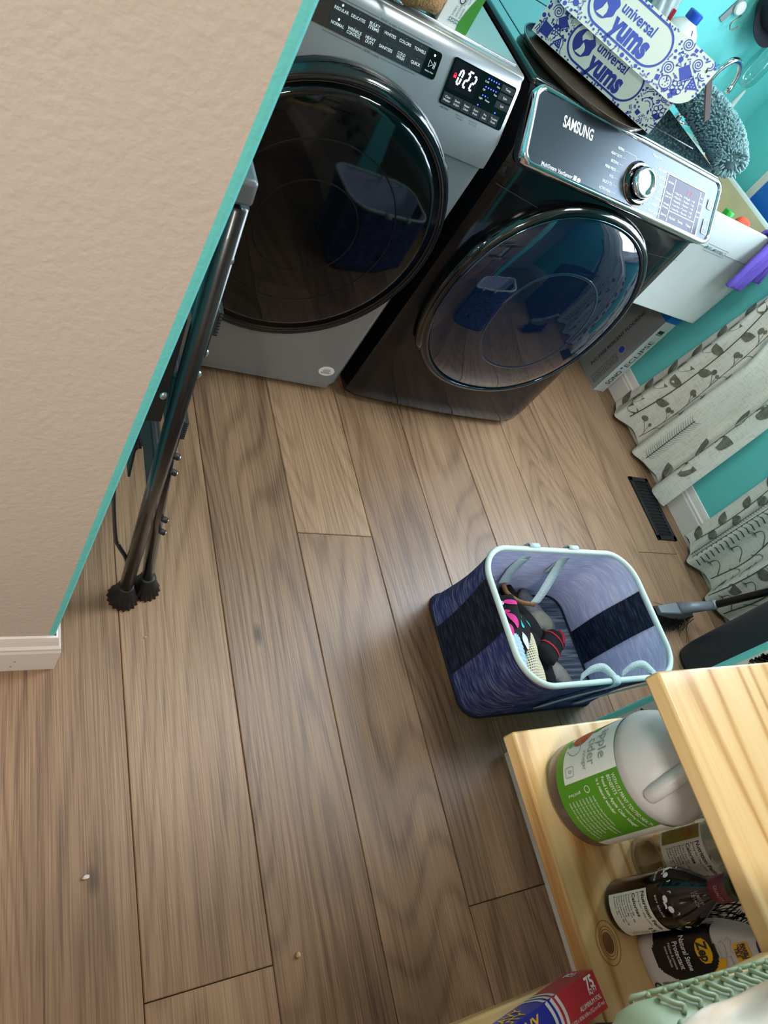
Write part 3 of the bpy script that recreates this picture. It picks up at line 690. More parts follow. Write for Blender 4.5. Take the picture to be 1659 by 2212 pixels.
# dust flaps of the lid: dark kraft strip seen at the right
mb = MB(); a = L0+Xv+Vector((.004, .0, 0)); quadslab(mb, a, a+Vector((.004, -.014, -.02)), a+Vector((.075, .006, -.095)), a+Vector((.080, .022, -.085)), Vector((.004, .002, 0)))
mb.build('dust_flap', KRAFT, lid)
quadslab(mb := MB(), L0+Vector((-.002, 0, 0)), L0+Vector((-.012, 0, -.06)), L1+Vector((-.012, 0, -.05)), L1+Vector((-.002, 0, 0)), Vector((-.003, 0, 0)))
mb.build('dust_flap', KRAFT, lid)
def doodles(d, w, h, cx, cy, pw, ph, seed, inside):
    """food doodles round an oblong badge; 'inside' says where they may be drawn"""
    rnd = random.Random(seed); lw = .0020
    def ok(u, v, r): return inside(u, v, r) and not (abs(u-cx) < pw/2+r*.8 and abs(v-cy) < ph/2+r*.8)
    put = []
    def free(u, v, r): return all(hypot(u-a, v-b) > (r+c)*.70 for a, b, c in put)
    tries = 0; k = 0
    while tries < 4200 and len(put) < 190:
        tries += 1; r = rnd.choice((.019, .018, .016, .013, .010)) if tries < 900 else rnd.choice((.007, .0055, .004)); u, v = rnd.uniform(0, w), rnd.uniform(-.0, h)
        if not ok(u, v, r) or not free(u, v, r): continue
        put.append((u, v, r)); kind = rnd.randrange(7) if r > .012 else rnd.randrange(6, 11); a0 = rnd.uniform(0, 6.28)
        R = lambda q, t: (u+r*(q*cos(a0)-t*sin(a0)), v+r*(q*sin(a0)+t*cos(a0)))
        if kind == 0:      # cookie
            d.ring(u, v, r*.82, lw)
            for q in range(7): d.disc(*R(.45*cos(q*.9), .45*sin(q*.9)) if q else (u, v), r*.09, 6)
        elif kind == 1:    # strawberry: filled triangle with pips left white
            P = [(-.75, .55), (.75, .55), (.82, .35), (.1, -.9), (-.1, -.9), (-.82, .35)]; d.poly([R(*p) for p in P]); d.stroke([R(-.95, .75), R(0, 1.02), R(.95, .75)], lw)
            PIPS.extend((R(q*.36-.36, .25), r*.08) for q in range(3)); PIPS.extend((R(q*.3-.15, -.12), r*.08) for q in range(2)); PIPS.append((R(0, -.48), r*.08))
        elif kind == 2:    # lollipop spiral
            d.stroke([R(.72*t/40*cos(t*.42), .72*t/40*sin(t*.42)) for t in range(2, 41)], lw); d.stroke([R(.6, -.6), R(1, -1)], lw*1.4)
        elif kind == 3:    # wrapped sweet
            d.disc(u, v, r*.42, 12); d.stroke([R(.4, .1), R(.95, .5), R(.95, -.5), R(.4, -.1)], lw, True); d.stroke([R(-.4, .1), R(-.95, .5), R(-.95, -.5), R(-.4, -.1)], lw, True)
        elif kind == 4:    # grapes / popcorn
            for q in range(6): d.ring(*R(.5*cos(q*1.05), .5*sin(q*1.05)), r*.3, lw, 10)
            d.poly([R(-.95, -.2), R(-.4, -.95), R(.3, -.8), R(-.3, -.1)])
        elif kind == 5:    # bag
            d.poly([R(-.6, -.7), R(.6, -.7), R(.7, .7), R(-.7, .7)]); d.stroke([R(-.8+.2*q, .8+.12*(q % 2)) for q in range(9)], lw)
        elif kind == 6: d.ring(u, v, r*.8, lw, 10, a0=degrees_(a0), a1=degrees_(a0)+150); d.ring(u, v, r*.45, lw, 8, a0=degrees_(a0), a1=degrees_(a0)+150)
        elif kind == 7: d.stroke([R(-.9+.3*q, .3*(-1)**q) for q in range(7)], lw)
        elif kind == 8: d.disc(u, v, r*.5, 8)
        elif kind == 9: d.stroke([R(-.8, 0), R(.8, .2)], lw); d.stroke([R(-.6, -.5), R(.6, -.3)], lw)
        else: d.poly([R(-.6, -.5), R(.6, -.5), R(.5, .5), R(-.5, .5)])
degrees_ = math.degrees; PIPS = []
def badge(d, dw, cx, cy, pw, ph):
    o = rrect(cx-pw/2, cx+pw/2, cy-ph/2, cy+ph/2, ph/2-.001, 10); d.stroke(o, .0045, True)
    gx = cx-pw*.32; r = ph*.34
    pts = []
    for k in range(40):      # globe with a bite out of its right side
        a = 2*pi*k/40; q = r*(1-.16*max(0, cos(a))*(.6+.4*cos(7*a))); pts.append((gx+q*cos(a), cy+q*sin(a)))
    d.poly(pts)
    dw.poly([(gx-r*.42, cy+r*.78), (gx+r*.05, cy+r*.93), (gx+r*.45, cy+r*.62), (gx+r*.2, cy+r*.42), (gx-.1*r, cy+r*.3), (gx-.25*r, cy+r*.05), (gx-.48*r, cy+.3*r)])
    dw.poly([(gx-.1*r, cy+.05*r), (gx+.22*r, cy-.15*r), (gx+.35*r, cy-.45*r), (gx+.3*r, cy-.82*r), (gx-.35*r, cy-.86*r), (gx-.12*r, cy-.4*r)])
    tx = gx+r*1.12
    d.text('universal', tx, cy+ph*.20, ph*.36, 'L', .022, fit=pw*.42); d.text('yums', tx, cy-ph*.17, ph*.72, 'L', .045, fit=pw*.47)
d = Decal(); dw = Decal(); PIPS = []
badge(d, dw, .185, .050, .205, .082); doodles(d, Wd, Hh, .185, .050, .205, .082, 11, lambda u, v, r: r*.5 < u < Wd-r*.5 and r*.5 < v < Hh-r*.5)
for (q, rr) in PIPS: dw.disc(q[0], q[1], rr, 6)
d.build('printed_pattern', BLUEINK, fp_, pmap((0, 0, 0), (1, 0, 0), (0, 0, 1), .0005)); dw.build('white_print', CARD, fp_, pmap((0, 0, 0), (1, 0, 0), (0, 0, 1), .0009))
BLUEINK_LIT = mat('blue_print_lit', '#4a5cc4', rough=.5)  # same blue ink in a paler copy: the flap's light is put into the colour
d = Decal(); dw = Decal(); PIPS = []
badge(d, dw, .180, -.052, .215, .088); doodles(d, FW1+.02, 0.112, .180, .06, .215, .088, 23, lambda u, v, r: r*.5 < u < FW1-r*.6 and r*.6 < v < FH-r*.4 and not (u > FW1-.04 and v < .035))
dd = Decal(); k0 = 0
d2 = Decal(); badge(d2, Decal(), .180, -.052, .215, .088); nb = len(d2.v)
d.v = d.v[:nb]+[(u, v-FH) for u, v in d.v[nb:]]
for (q, rr) in PIPS: dw.disc(q[0], q[1]-FH, rr, 6)
d.build('printed_pattern', BLUEINK_LIT, flp, FLM(.0046)); dw.build('white_print', CARD, flp, FLM(.0050))

# cutlery carton on the washer, standing on end behind the knitted thing
WCARD = mat('white_card', '#dfe6e6', rough=.5); GREENP = mat('green_print', '#3c8a2e', rough=.5)
cb = empty('cutlery_box', (.806, 1.447, .9865), 0, 'white and green plastic cutlery box standing on the washer', 'box')
cbb = MB().box(-.036, .036, 0, .055, 0, .21).build('carton', WCARD, cb, bevel=.001)
d = Decal()
sw = [(.036, .0), (.012, .0)]+[(.012+.012*sin(t/10*3.1), .0+.21*t/20) for t in range(0, 21)]+[(.036, .21)]
d.poly([(.036, 0), (.010, 0)]+[(.008+.018*sin(pi*t/14)**2, .012+.19*t/14) for t in range(15)]+[(.036, .205)])
d.poly([(-.036, .10)]+[(-.036+.016*sin(pi*t/10), .10+.11*t/10) for t in range(11)])
d.build('green_print', GREENP, cbb, pmap((0, 0, 0), (1, 0, 0), (0, 0, 1), .0004))
d = Decal()
q = pi/2
for k, (t, s_) in enumerate((('32', 'FORKS'), ('32', 'SPOONS'), ('32', 'KNIVES'))):
    d.text(t, -.012+k*.008, .010, .010, 'L', .01, rot=q, ); d.text(s_, -.0115+k*.008, .0225, .006, 'L', rot=q)
d.text('PLASTIC ASSORTED', .0015, .045, .006, 'L', rot=q); d.text('CUTLERY SET', .0085, .05, .005, 'L', rot=q)
d.build('lettering', mat('teal_print', '#2f6f6a', rough=.5), cbb, pmap((0, 0, 0), (1, 0, 0), (0, 0, 1), .0008))
d = Decal(); d.text('Crystal', -.0065, .045, .017, 'L', .01, rot=q); d.text('PREMIUM', -.017, .064, .0085, 'L', .015, rot=q); d.text('FOOD LION', -.028, .066, .0115, 'L', .03, rot=q)
d.build('brand_lettering', mat('navy_print', '#20345e', rough=.5), cbb, pmap((0, 0, 0), (1, 0, 0), (0, 0, 1), .0008))
# knitted mitten / cap
KNIT = mat('tan_knit', '#8a6a42', rough=.95, bump=1.0, bscale=220, var=.25, vscale=90, stretch=(1, .35, 1))
kn_ = blob((.690, 1.462, 1.018), (.085, .055, .034), rz=-.05, seed=21, amp=.10, flat=-.031).build('knitted_mitten', KNIT, smooth=True)
tag(kn_, 'tan knitted mitten lying on the washer beside the cutlery box', 'mitten')
tag(blob((.585, 1.478, 1.008), (.055, .045, .024), rz=.4, seed=25, amp=.16, flat=-.0215).build('dark_glove', mat('black_cloth', '#101114', rough=.9), smooth=True), 'black glove lying on the washer next to the tan mitten', 'glove')
pn = empty('pen', (0, 0, 0), 0, 'teal and white pen on the washer in front of the mitten', 'pen')
MB().tube([(.610, 1.440, 1.0), (.655, 1.4, .9995)], .0045, 10).build('barrel', mat('pen_teal', '#9fc4c4', rough=.3), pn, smooth=True)
MB().tube([(.655, 1.4, .9995), (.666, 1.39, .9993)], [.0042, .001], 10).build('tip', mat('pen_silver', '#b9c0c0', rough=.2, metal=.9), pn, smooth=True)

# chenille duster draped between dryer and sink
CH = mat('teal_grey_chenille', '#7fa3a6', rough=.95)
du_ = empty('chenille_duster', (1.79, 1.62, .985), 0, 'fluffy grey-teal chenille duster head beside the dryer top', 'duster')
core = spline([(-.03, .21, .055), (-.005, .10, .055), (.01, 0, .045), (.005, -.07, .035), (-.004, -.11, .025)], 8)
rads = [.036+.012*sin(pi*min(1, i/(len(core)-1)*1.15)) for i in range(len(core))]
MB().tube(core, rads, 16).build('core', mat('duster_core', '#5b787c', rough=.95), du_, smooth=True)
mb = MB(); rnd = random.Random(2)
for k in range(2600):
    i = rnd.randrange(len(core)); c = core[i]; t = (core[min(i+1, len(core)-1)]-core[max(i-1, 0)]).normalized()
    e = rnd.random() < .10 and i > len(core)-6
    dv = Vector((rnd.gauss(0, 1), rnd.gauss(0, 1), rnd.gauss(0, 1)))
    dv = (dv-t*dv.dot(t)).normalized() if not e else (t+dv.normalized()*.8).normalized()
    p = c+dv*rads[i]*.85; d2_ = (dv+Vector((rnd.uniform(-.7, .7), rnd.uniform(-.7, .7), rnd.uniform(-.9, .3)))).normalized()
    q = p+dv*.006+d2_*.011; mb.tube([p, (p+q)/2+dv*.003, q], [.0026, .0030, .0020], 4)
tf = mb.build('chenille_pile', CH, du_, smooth=True); tf['kind'] = 'stuff'

# ------------------------------------------------------------------ laundry sink and what is on it
SINKW = mat('white_sink_plastic', '#cfdad6', rough=.35, var=.03, vscale=10); SINKI = mat('cream_sink_inside', '#c6bd9a', rough=.5, var=.08, vscale=14)
sk = empty('laundry_sink', (2.11, 1.60, 0), 0, 'white plastic laundry sink with a cream inside hung on the back wall', 'sink')
hx = .30; zt, zb, ya, yb = .855, .47, 0, YB-1.60
out = [[(-hx+i, ya+j, z), (hx-i, ya+j, z), (hx-i, yb, z), (-hx+i, yb, z)] for i, j, z in ((.02, .004, zb), (.006, .0, .745), (0, -.003, .75), (0, -.003, zt))]
iw = .012
inn = [[(-hx+iw+i, ya+iw+j, z), (hx-iw-i, ya+iw+j, z), (hx-iw-i, yb-.13, z), (-hx+iw+i, yb-.13, z)] for i, j, z in ((0, 0, zt), (.006, .006, zt-.01), (.05, .03, zb+.03))]
MB().loft(out+inn, True, False).build('basin', SINKW, sk, bevel=.003)
inn2 = [[(-hx+iw+i+.0008, ya+iw+j+.0008, z), (hx-iw-i-.0008, ya+iw+j+.0008, z), (hx-iw-i-.0008, yb-.1308, z), (-hx+iw+i+.0008, yb-.1308, z)] for i, j, z in ((0.001, .001, zt-.004), (.006, .006, zt-.012), (.0492, .0292, zb+.031))]
MB().loft(inn2, False, True).build('inside', SINKI, sk)
d = Decal(); d.stroke([(-.295, .748), (-.02, .748)], .0012); d.stroke([(.09, .748), (.295, .748)], .0012)
d.stroke([(-.02, .737), (.092, .737), (.092, .762), (-.02, .762)], .0013, True); d.text('E.L. MUSTEE', .036, .7495, .014, bold=.02, fit=.075); d.disc(-.012, .7495, .006, 8); d.ring(.083, .7495, .006, .0013, 12)
d.build('maker_stamp', mat('sink_grey_ink', '#55646b', rough=.5), sk, pmap((0, -.0034, 0), (1, 0, 0), (0, 0, 1), .0006))
# things in and on the sink
db_ = empty('dish_bottle', (2.135, 1.645, .72), 0, 'green-capped bottle standing inside the sink', 'bottle', rot=(radians(-8), 0, 0))
MB().lathe([(.026, 0), (.03, .01), (.03, .08), (.018, .105), (.014, .112)], 20).build('bottle_body', mat('green_clear', '#7fb86a', rough=.2, trans=.4), db_, smooth=True)
MB().lathe([(.018, .108), (.0185, .11), (.0185, .134), (.016, .137)], 20).build('cap', mat('green_cap', '#1f9a2c', rough=.4), db_, smooth=True, auto=40)
tag(blob((2.205, 1.645, .815), (.045, .022, .045), seed=31, amp=.10).build('scrub_sponge', mat('orange_scrub', '#d8533a', rough=.9, bump=.8, bscale=300), smooth=True), 'orange-red scrubbing sponge at the front rim of the sink', 'sponge')
# purple cloth over the front rim
PURP = mat('purple_cloth', '#6a55c0', rough=.85, bump=.5, bscale=40, var=.15, vscale=14)
def rag(x0, x1, zlow, yoff, seed):
    def S(u, v):
        # v 0..1 goes from inside the sink over the rim and down the front
        x = x0+(x1-x0)*u+.012*sin(v*5+seed); w_ = .008*sin(u*9+seed)+.005*sin(u*17+v*6)
        if v < .25: z = .80+.064*v/.25; y = 1.625+w_*.3
        elif v < .4: a = (v-.25)/.15; z = .864+.006*sin(pi*a); y = 1.625-.045*a+w_*.3
        else: a = (v-.4)/.6; z = .864-(.864-zlow)*a; y = 1.580-yoff*sin(pi*a*.6)-abs(w_)
        return (x, y, z)
    return MB().grid(S, 16, 30)
tag(rag(2.285, 2.365, .675, .02, 0.3).build('purple_cloth', PURP, smooth=True, solid=.012, sub=1), 'purple cloth hanging over the front rim of the sink', 'cloth')
tag(rag(2.372, 2.405, .72, .012, 2.1).build('purple_cloth', PURP, smooth=True, solid=.012, sub=1), 'second fold of purple cloth at the right corner of the sink', 'cloth')
# faucet
fa_ = empty('faucet', (2.11, 2.105, .855), 0, 'chrome gooseneck faucet standing on the back of the sink', 'faucet')
MB().lathe([(.028, 0), (.028, .006), (.016, .014), (.014, .05)], 24).build('base', CHROME, fa_, smooth=True, auto=40)
MB().tube(spline([(0, 0, .04), (0, 0, .16), (.002, 0, .215), (.022, 0, .255), (.055, 0, .262), (.085, 0, .238), (.097, 0, .20)], 8), .0105, 14).build('spout', CHROME, fa_, smooth=True)
MB().tube([(.096, 0, .204), (.098, 0, .190), (.099, 0, .176)], [.0125, .0135, .0125], 14).build('aerator', CHROME, fa_, smooth=True)
for s_ in (-1, 1): MB().tube([(s_*.014, 0, .03), (s_*.06, -.005, .04)], [.008, .006], 10).build('handle', CHROME, fa_, smooth=True)
# white jug, blue cap
jw = empty('detergent_jug', (1.885, 2.11, .855), 0, 'white plastic jug with a blue cap on the back of the sink', 'jug')
MB().lathe([(.055, 0), (.062, .006), (.062, .215), (.064, .222), (.060, .235), (.045, .258), (.026, .272), (.022, .278)], 28).build('jug_body', mat('milky_plastic', '#d6dcd4', rough=.4), jw, smooth=True)
MB().lathe([(.0235, .276), (.0245, .278), (.0245, .300), (.022, .302)], 24).build('cap', mat('blue_cap', '#1c4cb0', rough=.4), jw, smooth=True, auto=40)
# squeeze bottle and clear bottle
def thin_clear(name, tint, refl=.18):
    g = NG(name); tr = g.n('BsdfTransparent'); tr.inputs[0].default_value = lin(tint); gl = g.n('BsdfGlossy'); gl.inputs['Roughness'].default_value = .06
    lw_ = g.n('LayerWeight'); lw_.inputs['Blend'].default_value = .35; mx = g.n('MixShader')
    g.l(g.math('MULTIPLY_ADD', lw_.outputs['Facing'], .55, refl*.35), mx.inputs[0]); g.l(tr.outputs[0], mx.inputs[1]); g.l(gl.outputs[0], mx.inputs[2])
    g.l(mx.outputs[0], g.t.nodes['Material Output'].inputs['Surface']); return g.m
CLEAR = thin_clear('clear_plastic', '#e8f6f2')
sq = empty('squeeze_bottle', (2.297, 2.125, .855), 0, 'clear squeeze bottle with a pointed nozzle beside the faucet', 'bottle')
MB().lathe([(.024, 0), (.027, .006), (.027, .085), (.020, .105), (.015, .115)], 20).build('bottle_body', CLEAR, sq, smooth=True)
MB().lathe([(.0175, .112), (.0175, .128), (.010, .15), (.005, .205), (.003, .208)], 18).build('nozzle', mat('frosted_nozzle', '#cfe3d8', rough=.5, trans=.3), sq, smooth=True)
hb = MB().lathe([(.004, -.075), (.022, -.072), (.034, -.05), (.037, 0), (.03, .06), (.012, .10), (.01, .13)], 22, (2.275, 2.135, 1.140))
tag(hb.build('clear_bottle', CLEAR, smooth=True), 'clear empty plastic bottle hanging on the back wall right of the faucet', 'bottle')
# packet on the dryer back
pk = empty('plastic_packet', (0, 0, 0), 0, 'crinkled clear plastic packet with red print behind the carton', 'packet')
def PK(u, v): return (1.745+.10*u+.012*sin(v*7), 2.15-.02*sin(u*3.1)-.006*sin(u*19+v*11), .99+.33*v)
MB().grid(PK, 16, 20).build('film', mat('clear_film', '#c8d8d8', rough=.2, trans=.3, bump=.9, bscale=40), pk, smooth=True, solid=.004)
d = Decal(); d.rect(.70, .82, .30, .42, 3); d.rect(.75, .95, .62, .9, 3)
d.build('red_print', mat('red_print', '#a3202c', rough=.4), pk, lambda u, v: (PK(u, v)[0], PK(u, v)[1]-.006, PK(u, v)[2]))
# hooks and cap on the back wall
hk = empty('wall_hook', (2.062, YB, 1.20), 0, 'steel strip with a white knob and wire hook on the back wall', 'hook')
MB().box(-.016, .004, -.005, 0, -.035, .05, Matrix.Rotation(.25, 4, 'Y')).build('strip', mat('brushed_steel', '#8e9494', rough=.35, metal=.9), hk)
MB().lathe([(.020, 0), (.020, .012), (.016, .016), (.004, .017)], 24, M=Matrix.Translation((.014, 0, .02)) @ Matrix.Rotation(radians(90), 4, 'X')).build('knob', mat('white_plastic', '#cfd8d2', rough=.4), hk, smooth=True, auto=40)
MB().tube(spline([(.035, -.012, .008), (.022, -.02, -.004), (.012, -.024, -.022), (.022, -.028, -.034), (.034, -.03, -.026), (.038, -.03, -.016)], 6), .0022, 8).build('wire', mat('dark_wire', '#7d7466', rough=.35, metal=.8), hk, smooth=True)
NAVY = mat('navy_cap_fabric', '#10151f', rough=.9, bump=.3, bscale=200)
cpo = empty('baseball_cap', (2.19, YB-.012, 1.26), 0, 'dark navy cap with white embroidery hanging on the back wall', 'cap')
br = []
for k in range(25):
    a = pi+pi*k/24; br.append((.082*cos(a), .078*sin(a)))
MB().loft([[(x, -.03-.03*(1-(x/.082)**2), y-.0) for x, y in br], [(x, -.034-.03*(1-(x/.082)**2), y-.0) for x, y in br]]).build('brim', NAVY, cpo, smooth=True, auto=50)
MB().loft([[(.086*cos(2*pi*k/28)*r, -.005-.10*h, .03+.075*sin(2*pi*k/28)*r) for k in range(28)] for r, h in ((1, 0), (1, .25), (.95, .5), (.8, .75), (.5, .93), (.15, 1))]).build('crown', NAVY, cpo, smooth=True)
d = Decal(); d.stroke(rrect(-.03, .045, -.018, .03, .008, 4), .002, True); d.text('JEEP', .008, .005, .03, bold=.03, fit=.055)
d.build('embroidery', WHITEINK, cpo, lambda u, v: (u+.02, -.092-.012*cos(u*14), .012+v))
# framed blue board on the window wall above the sink
bb = empty('blue_board', (XR, 1.776, 1.02), 0, 'blue board with a pale frame on the wall above the sink', 'board')
MB().box(-.012, 0, -.125, .125, -.205, .30).build('panel', mat('blue_panel', '#0f63b8', rough=.5), bb)
for a in ((-.155, -.125, -.235, .33), (.125, .155, -.235, .33), (-.125, .125, -.235, -.205), (-.125, .125, .30, .33)):
    MB().box(-.018, 0, a[0], a[1], a[2], a[3]).build('frame_bar', mat('pale_frame_paint', '#d5d6c8', rough=.5), bb)
# ------------------------------------------------------------------ flooring carton under the sink
SHADEDC = mat('shaded_card', '#8f9497', rough=.5); PALEC = mat('pale_card', '#ccd6d6', rough=.5); DKINK = mat('dark_ink', '#20262b', rough=.5)
fb = empty('flooring_carton', (2.3525, 1.668, 0), 0, 'flooring carton standing on end below the sink, wide side painted grey as shade', 'carton')
cbx = multi('carton', MB().box(0, .063, 0, .20, 0, .455), [SHADEDC, PALEC, BLUECARD], lambda c, n: 1 if n.y < -.5 else (0 if n.z < .9 else 2), fb)  # shade of the wide side is put into its grey card colour
cb_ = MB().box(-.0006, .0636, -.0006, .2, .405, .4556).build('blue_end', mat('blue_card_end', '#0f74c8', rough=.5), fb)
mN = pmap((.0315, 0, 0), (0, 0, 1), (-1, 0, 0), .0007)       # narrow face, text climbs
mW = pmap((0, .0, 0), (0, 0, 1), (0, 1, 0), .0007)            # wide face
d = Decal(); d.text('SONO', .045, -.006, .036, 'L', .012, fit=.082); d.text('ECLIPSE', .155, -.006, .036, 'L', .0, fit=.15)
d.rect(.345, .362, -.014, .016); d.stroke([(.34, -.016), (.34, .018)], .003)
d.build('lettering', DKINK, cbx, mN)
d = Decal(); d.disc(.143, .006, .006, 14); d.build('blue_dot', BLUECARD, cbx, mN)
d = Decal(); d.text('PVC-FREE RESILIENT FLOORING', .045, .105, .022, 'L', .012, fit=.31)
for k in range(4):
    a = .018+k*.038; d.stroke(rrect(a, a+.030, .022, .058, .004, 3), .0016, True)
    for q in range(3): d.text(('100%', 'WATER', 'PROOF')[q], a+.015, .05-q*.010, .008)
d.build('lettering', DKINK, cbx, mW)
d = Decal(); d.disc(.195, .050, .014, 20); d.build('blue_seal', BLUECARD, cbx, pmap((0, 0, 0), (0, 0, 1), (0, 1, 0), .0009))
d = Decal(); d.ring(.195, .050, .0175, .0025, 24); d.build('seal_ring', mat('pale_grey', '#a9b4bb', rough=.5), cbx, mW)

# ------------------------------------------------------------------ curtains
g = NG('linen'); tc = g.n('TexCoord'); mp = g.n('Mapping'); mp.inputs['Scale'].default_value = (260, 260, 26); g.l(tc.outputs['Object'], mp.inputs['Vector'])
n = g.n('TexNoise'); n.inputs['Scale'].default_value = 1; n.inputs['Detail'].default_value = 2; g.l(mp.outputs[0], n.inputs['Vector'])
mp2 = g.n('Mapping'); mp2.inputs['Scale'].default_value = (30, 30, 320); g.l(tc.outputs['Object'], mp2.inputs['Vector'])
n2 = g.n('TexNoise'); n2.inputs['Scale'].default_value = 1; n2.inputs['Detail'].default_value = 2; g.l(mp2.outputs[0], n2.inputs['Vector'])
f = g.math('ADD', n.outputs['Fac'], n2.outputs['Fac'])
g.l(g.ramp(f, [(.75, '#d9d7cb'), (1.25, '#f0efe6')]), g.b.inputs['Base Color']); g.b.inputs['Roughness'].default_value = .9; g.b.inputs['Specular IOR Level'].default_value = .1
tl = g.n('BsdfTranslucent'); tl.inputs[0].default_value = lin('#cfd2c8'); mx = g.n('MixShader'); mx.inputs[0].default_value = .12
g.l(g.b.outputs[0], mx.inputs[1]); g.l(tl.outputs[0], mx.inputs[2]); g.l(mx.outputs[0], g.t.nodes['Material Output'].inputs['Surface']); LINEN = g.m
LEAF = mat('grey_green_print', '#747568', rough=.9, var=.3, vscale=60); STEM = mat('dark_grey_print2', '#4f5149', rough=.9)
def lerp(a, b, t): return a+(b-a)*max(0, min(1, t))
def smooth01(t): t = max(0, min(1, t)); return t*t*(3-2*t)
def curtain(name, label, ya, yb, ph, per, amp, z0, ztop=2.12, xc=2.425):
    """ya(z), yb(z): far and near edges; returns the surface map in (metres from the far edge at the hem, z)"""
    W = ya(0)-yb(0)
    def S(u, z):
        y = ya(z)+(yb(z)-ya(z))*u; s = u*W
        hem = .010*sin(2*pi*s/per*1.0+ph+1.0)
        zz = z if z > z0+.001 else z0+hem*.5+.005
        k = amp*(1.0-.25*smooth01(z/.6))
        x = xc+k*sin(2*pi*s/per+ph)+.25*k*sin(2*pi*s/per*2.3+ph*2+z*1.2)+.006*sin(z*6+u*5)
        return Vector((min(x, XR-.022), y, zz))
    c = empty(name, (XR, (ya(0)+yb(0))/2, 0), 0, label, 'curtain')
    NU, NV = 72, 60
    def G(a, b): return S(a, z0+(ztop-z0)*(b**1.5))-c.location
    MB().grid(G, NU, NV).build('drape', LINEN, c, smooth=True, flip=True)
    # hem: doubled strip
    MB().grid(lambda a, b: S(a, z0+.035*b)-c.location+Vector((-.0016, 0, 0)), NU, 2).build('hem', LINEN, c, smooth=True, flip=True)
    def PM(off):
        def F(u, z):
            p = S(u/W, z); e = 1e-3; t = S((u+e)/W, z)-S((u-e)/W, z); nn = t.cross(Vector((0, 0, 1)))
            if nn.length < 1e-9: nn = Vector((-1, 0, 0))
            nn.normalize()
            if nn.x > 0: nn = -nn
            return p-c.location+nn*off
        return F
    return c, PM, W
def leafpoly(d, u, v, L, wd, a):
    P = lambda t, q: (u+L*t*cos(a)-q*sin(a), v+L*t*sin(a)+q*cos(a)); n = 6
    d.poly([P(k/n, wd*sin(pi*(k/n)**.75)) for k in range(n+1)]+[P(k/n, -wd*sin(pi*(k/n)**.75)) for k in range(n-1, 0, -1)])
def sprig_leaf(dl, ds, u, v, H, lean=.0, L=.055, wd=.018, step=.05):
    pts = [(u+lean*t+.012*sin(t*5), v+H*t) for t in [i/14 for i in range(15)]]; ds.stroke(pts, .003)
    k = 0; z = .02
    while z < H:
        t = z/H; x = u+lean*t+.012*sin(t*5); sd = 1 if k % 2 else -1
        leafpoly(dl, x, v+z, L*random.uniform(.85, 1.1), wd, pi/2-sd*random.uniform(.7, 1.0)); k += 1; z += step
def sprig_berry(dl, ds, u, v, H, lean=0.):
    pts = [(u+lean*t+.014*sin(t*6), v+H*t) for t in [i/16 for i in range(17)]]; ds.stroke(pts, .0028)
    k = 0; z = .01
    while z < H:
        t = z/H; x = u+lean*t+.014*sin(t*6); sd = 1 if k % 2 else -1
        e = (x+sd*random.uniform(.030, .052), v+z+random.uniform(.035, .055)); ds.stroke(spline([(x, v+z, 0), (x+sd*.008, v+z+.022, 0), (e[0], e[1], 0)], 4), .0018)
        dl.disc(e[0], e[1]+.008, random.uniform(.011, .0155), 12)
        if k % 2 == 0: e2 = (x+sd*.016, v+z+.052); ds.stroke([(x+sd*.006, v+z+.02), e2], .0016); dl.disc(e2[0], e2[1]+.005, .008, 10)
        k += 1; z += .055
def fern(ds, u, v, H, lean=0.):
    ds.stroke([(u+lean*t/10, v+H*t/10) for t in range(11)], .003)
    z = .01
    while z < H:
        x = u+lean*z/H
        for sd in (-1, 1): ds.stroke([(x, v+z), (x+sd*.012, v+z+.008), (x+sd*.024, v+z+.022)], .0022, taper=True)
        z += .011
def curly(dl, ds, u, v, H):
    ds.stroke(spline([(u, v, 0), (u+.012, v+H*.3, 0), (u-.008, v+H*.65, 0), (u+.01, v+H, 0)], 8), .0032)
    z = .03; k = 0
    while z < H:
        sd = 1 if k % 2 else -1
        ds.stroke(spline([(u+.003, v+z, 0), (u+sd*.02, v+z+.03, 0), (u+sd*.04, v+z+.035, 0), (u+sd*.045, v+z+.015, 0)], 5), .0024)
        for q in range(5): ds.stroke([(u+sd*.045, v+z+.014), (u+sd*.045+(q-2)*.006, v+z+.002+.002*abs(q-2))], .0016)
        z += .05; k += 1
def band(ds, u, v, H):
    z = 0
    while z < H: ds.stroke([(u-.014, v+z), (u, v+z+.009), (u+.014, v+z)], .004); z += .022
    ds.stroke([(u-.017, v), (u-.017, v+H)], .0025)
ya1 = lambda z: lerp(1.605, 1.512, z/.72); yb1 = lambda z: 1.068+.05*min(z, .5)+.33*smooth01((z-.5)/.5)  # unseen upper part is swept aside so window light can pass
c1, PM1, W1_ = curtain('curtain', 'leaf print curtain hanging beside the sink', ya1, yb1, 2.2, .205, .036, .012)
dl, ds = Decal(), Decal(); random.seed(12)
sprig_leaf(dl, ds, .040, .03, .85, .01, .075, .022, .058); sprig_leaf(dl, ds, .115, .06, .9, .0, .055, .018, .10)
sprig_berry(dl, ds, .195, .03, .70, .01); fern(ds, .318, .04, .25); sprig_leaf(dl, ds, .435, .03, .75, .01, .088, .029, .088)
dl.build('leaf_print', LEAF, c1, PM1(.0014)); ds.build('stem_print', STEM, c1, PM1(.0018))
ya2 = lambda z: lerp(.938, .956, z/.4)-.24*smooth01((z-.5)/.5); yb2 = lambda z: .50  # narrowed out of view as well, to keep the window clear for its light
c2, PM2, W2_ = curtain('curtain', 'leaf print curtain right of the bare turquoise gap', ya2, yb2, .4, .165, .036, .012)
dl, ds = Decal(), Decal()
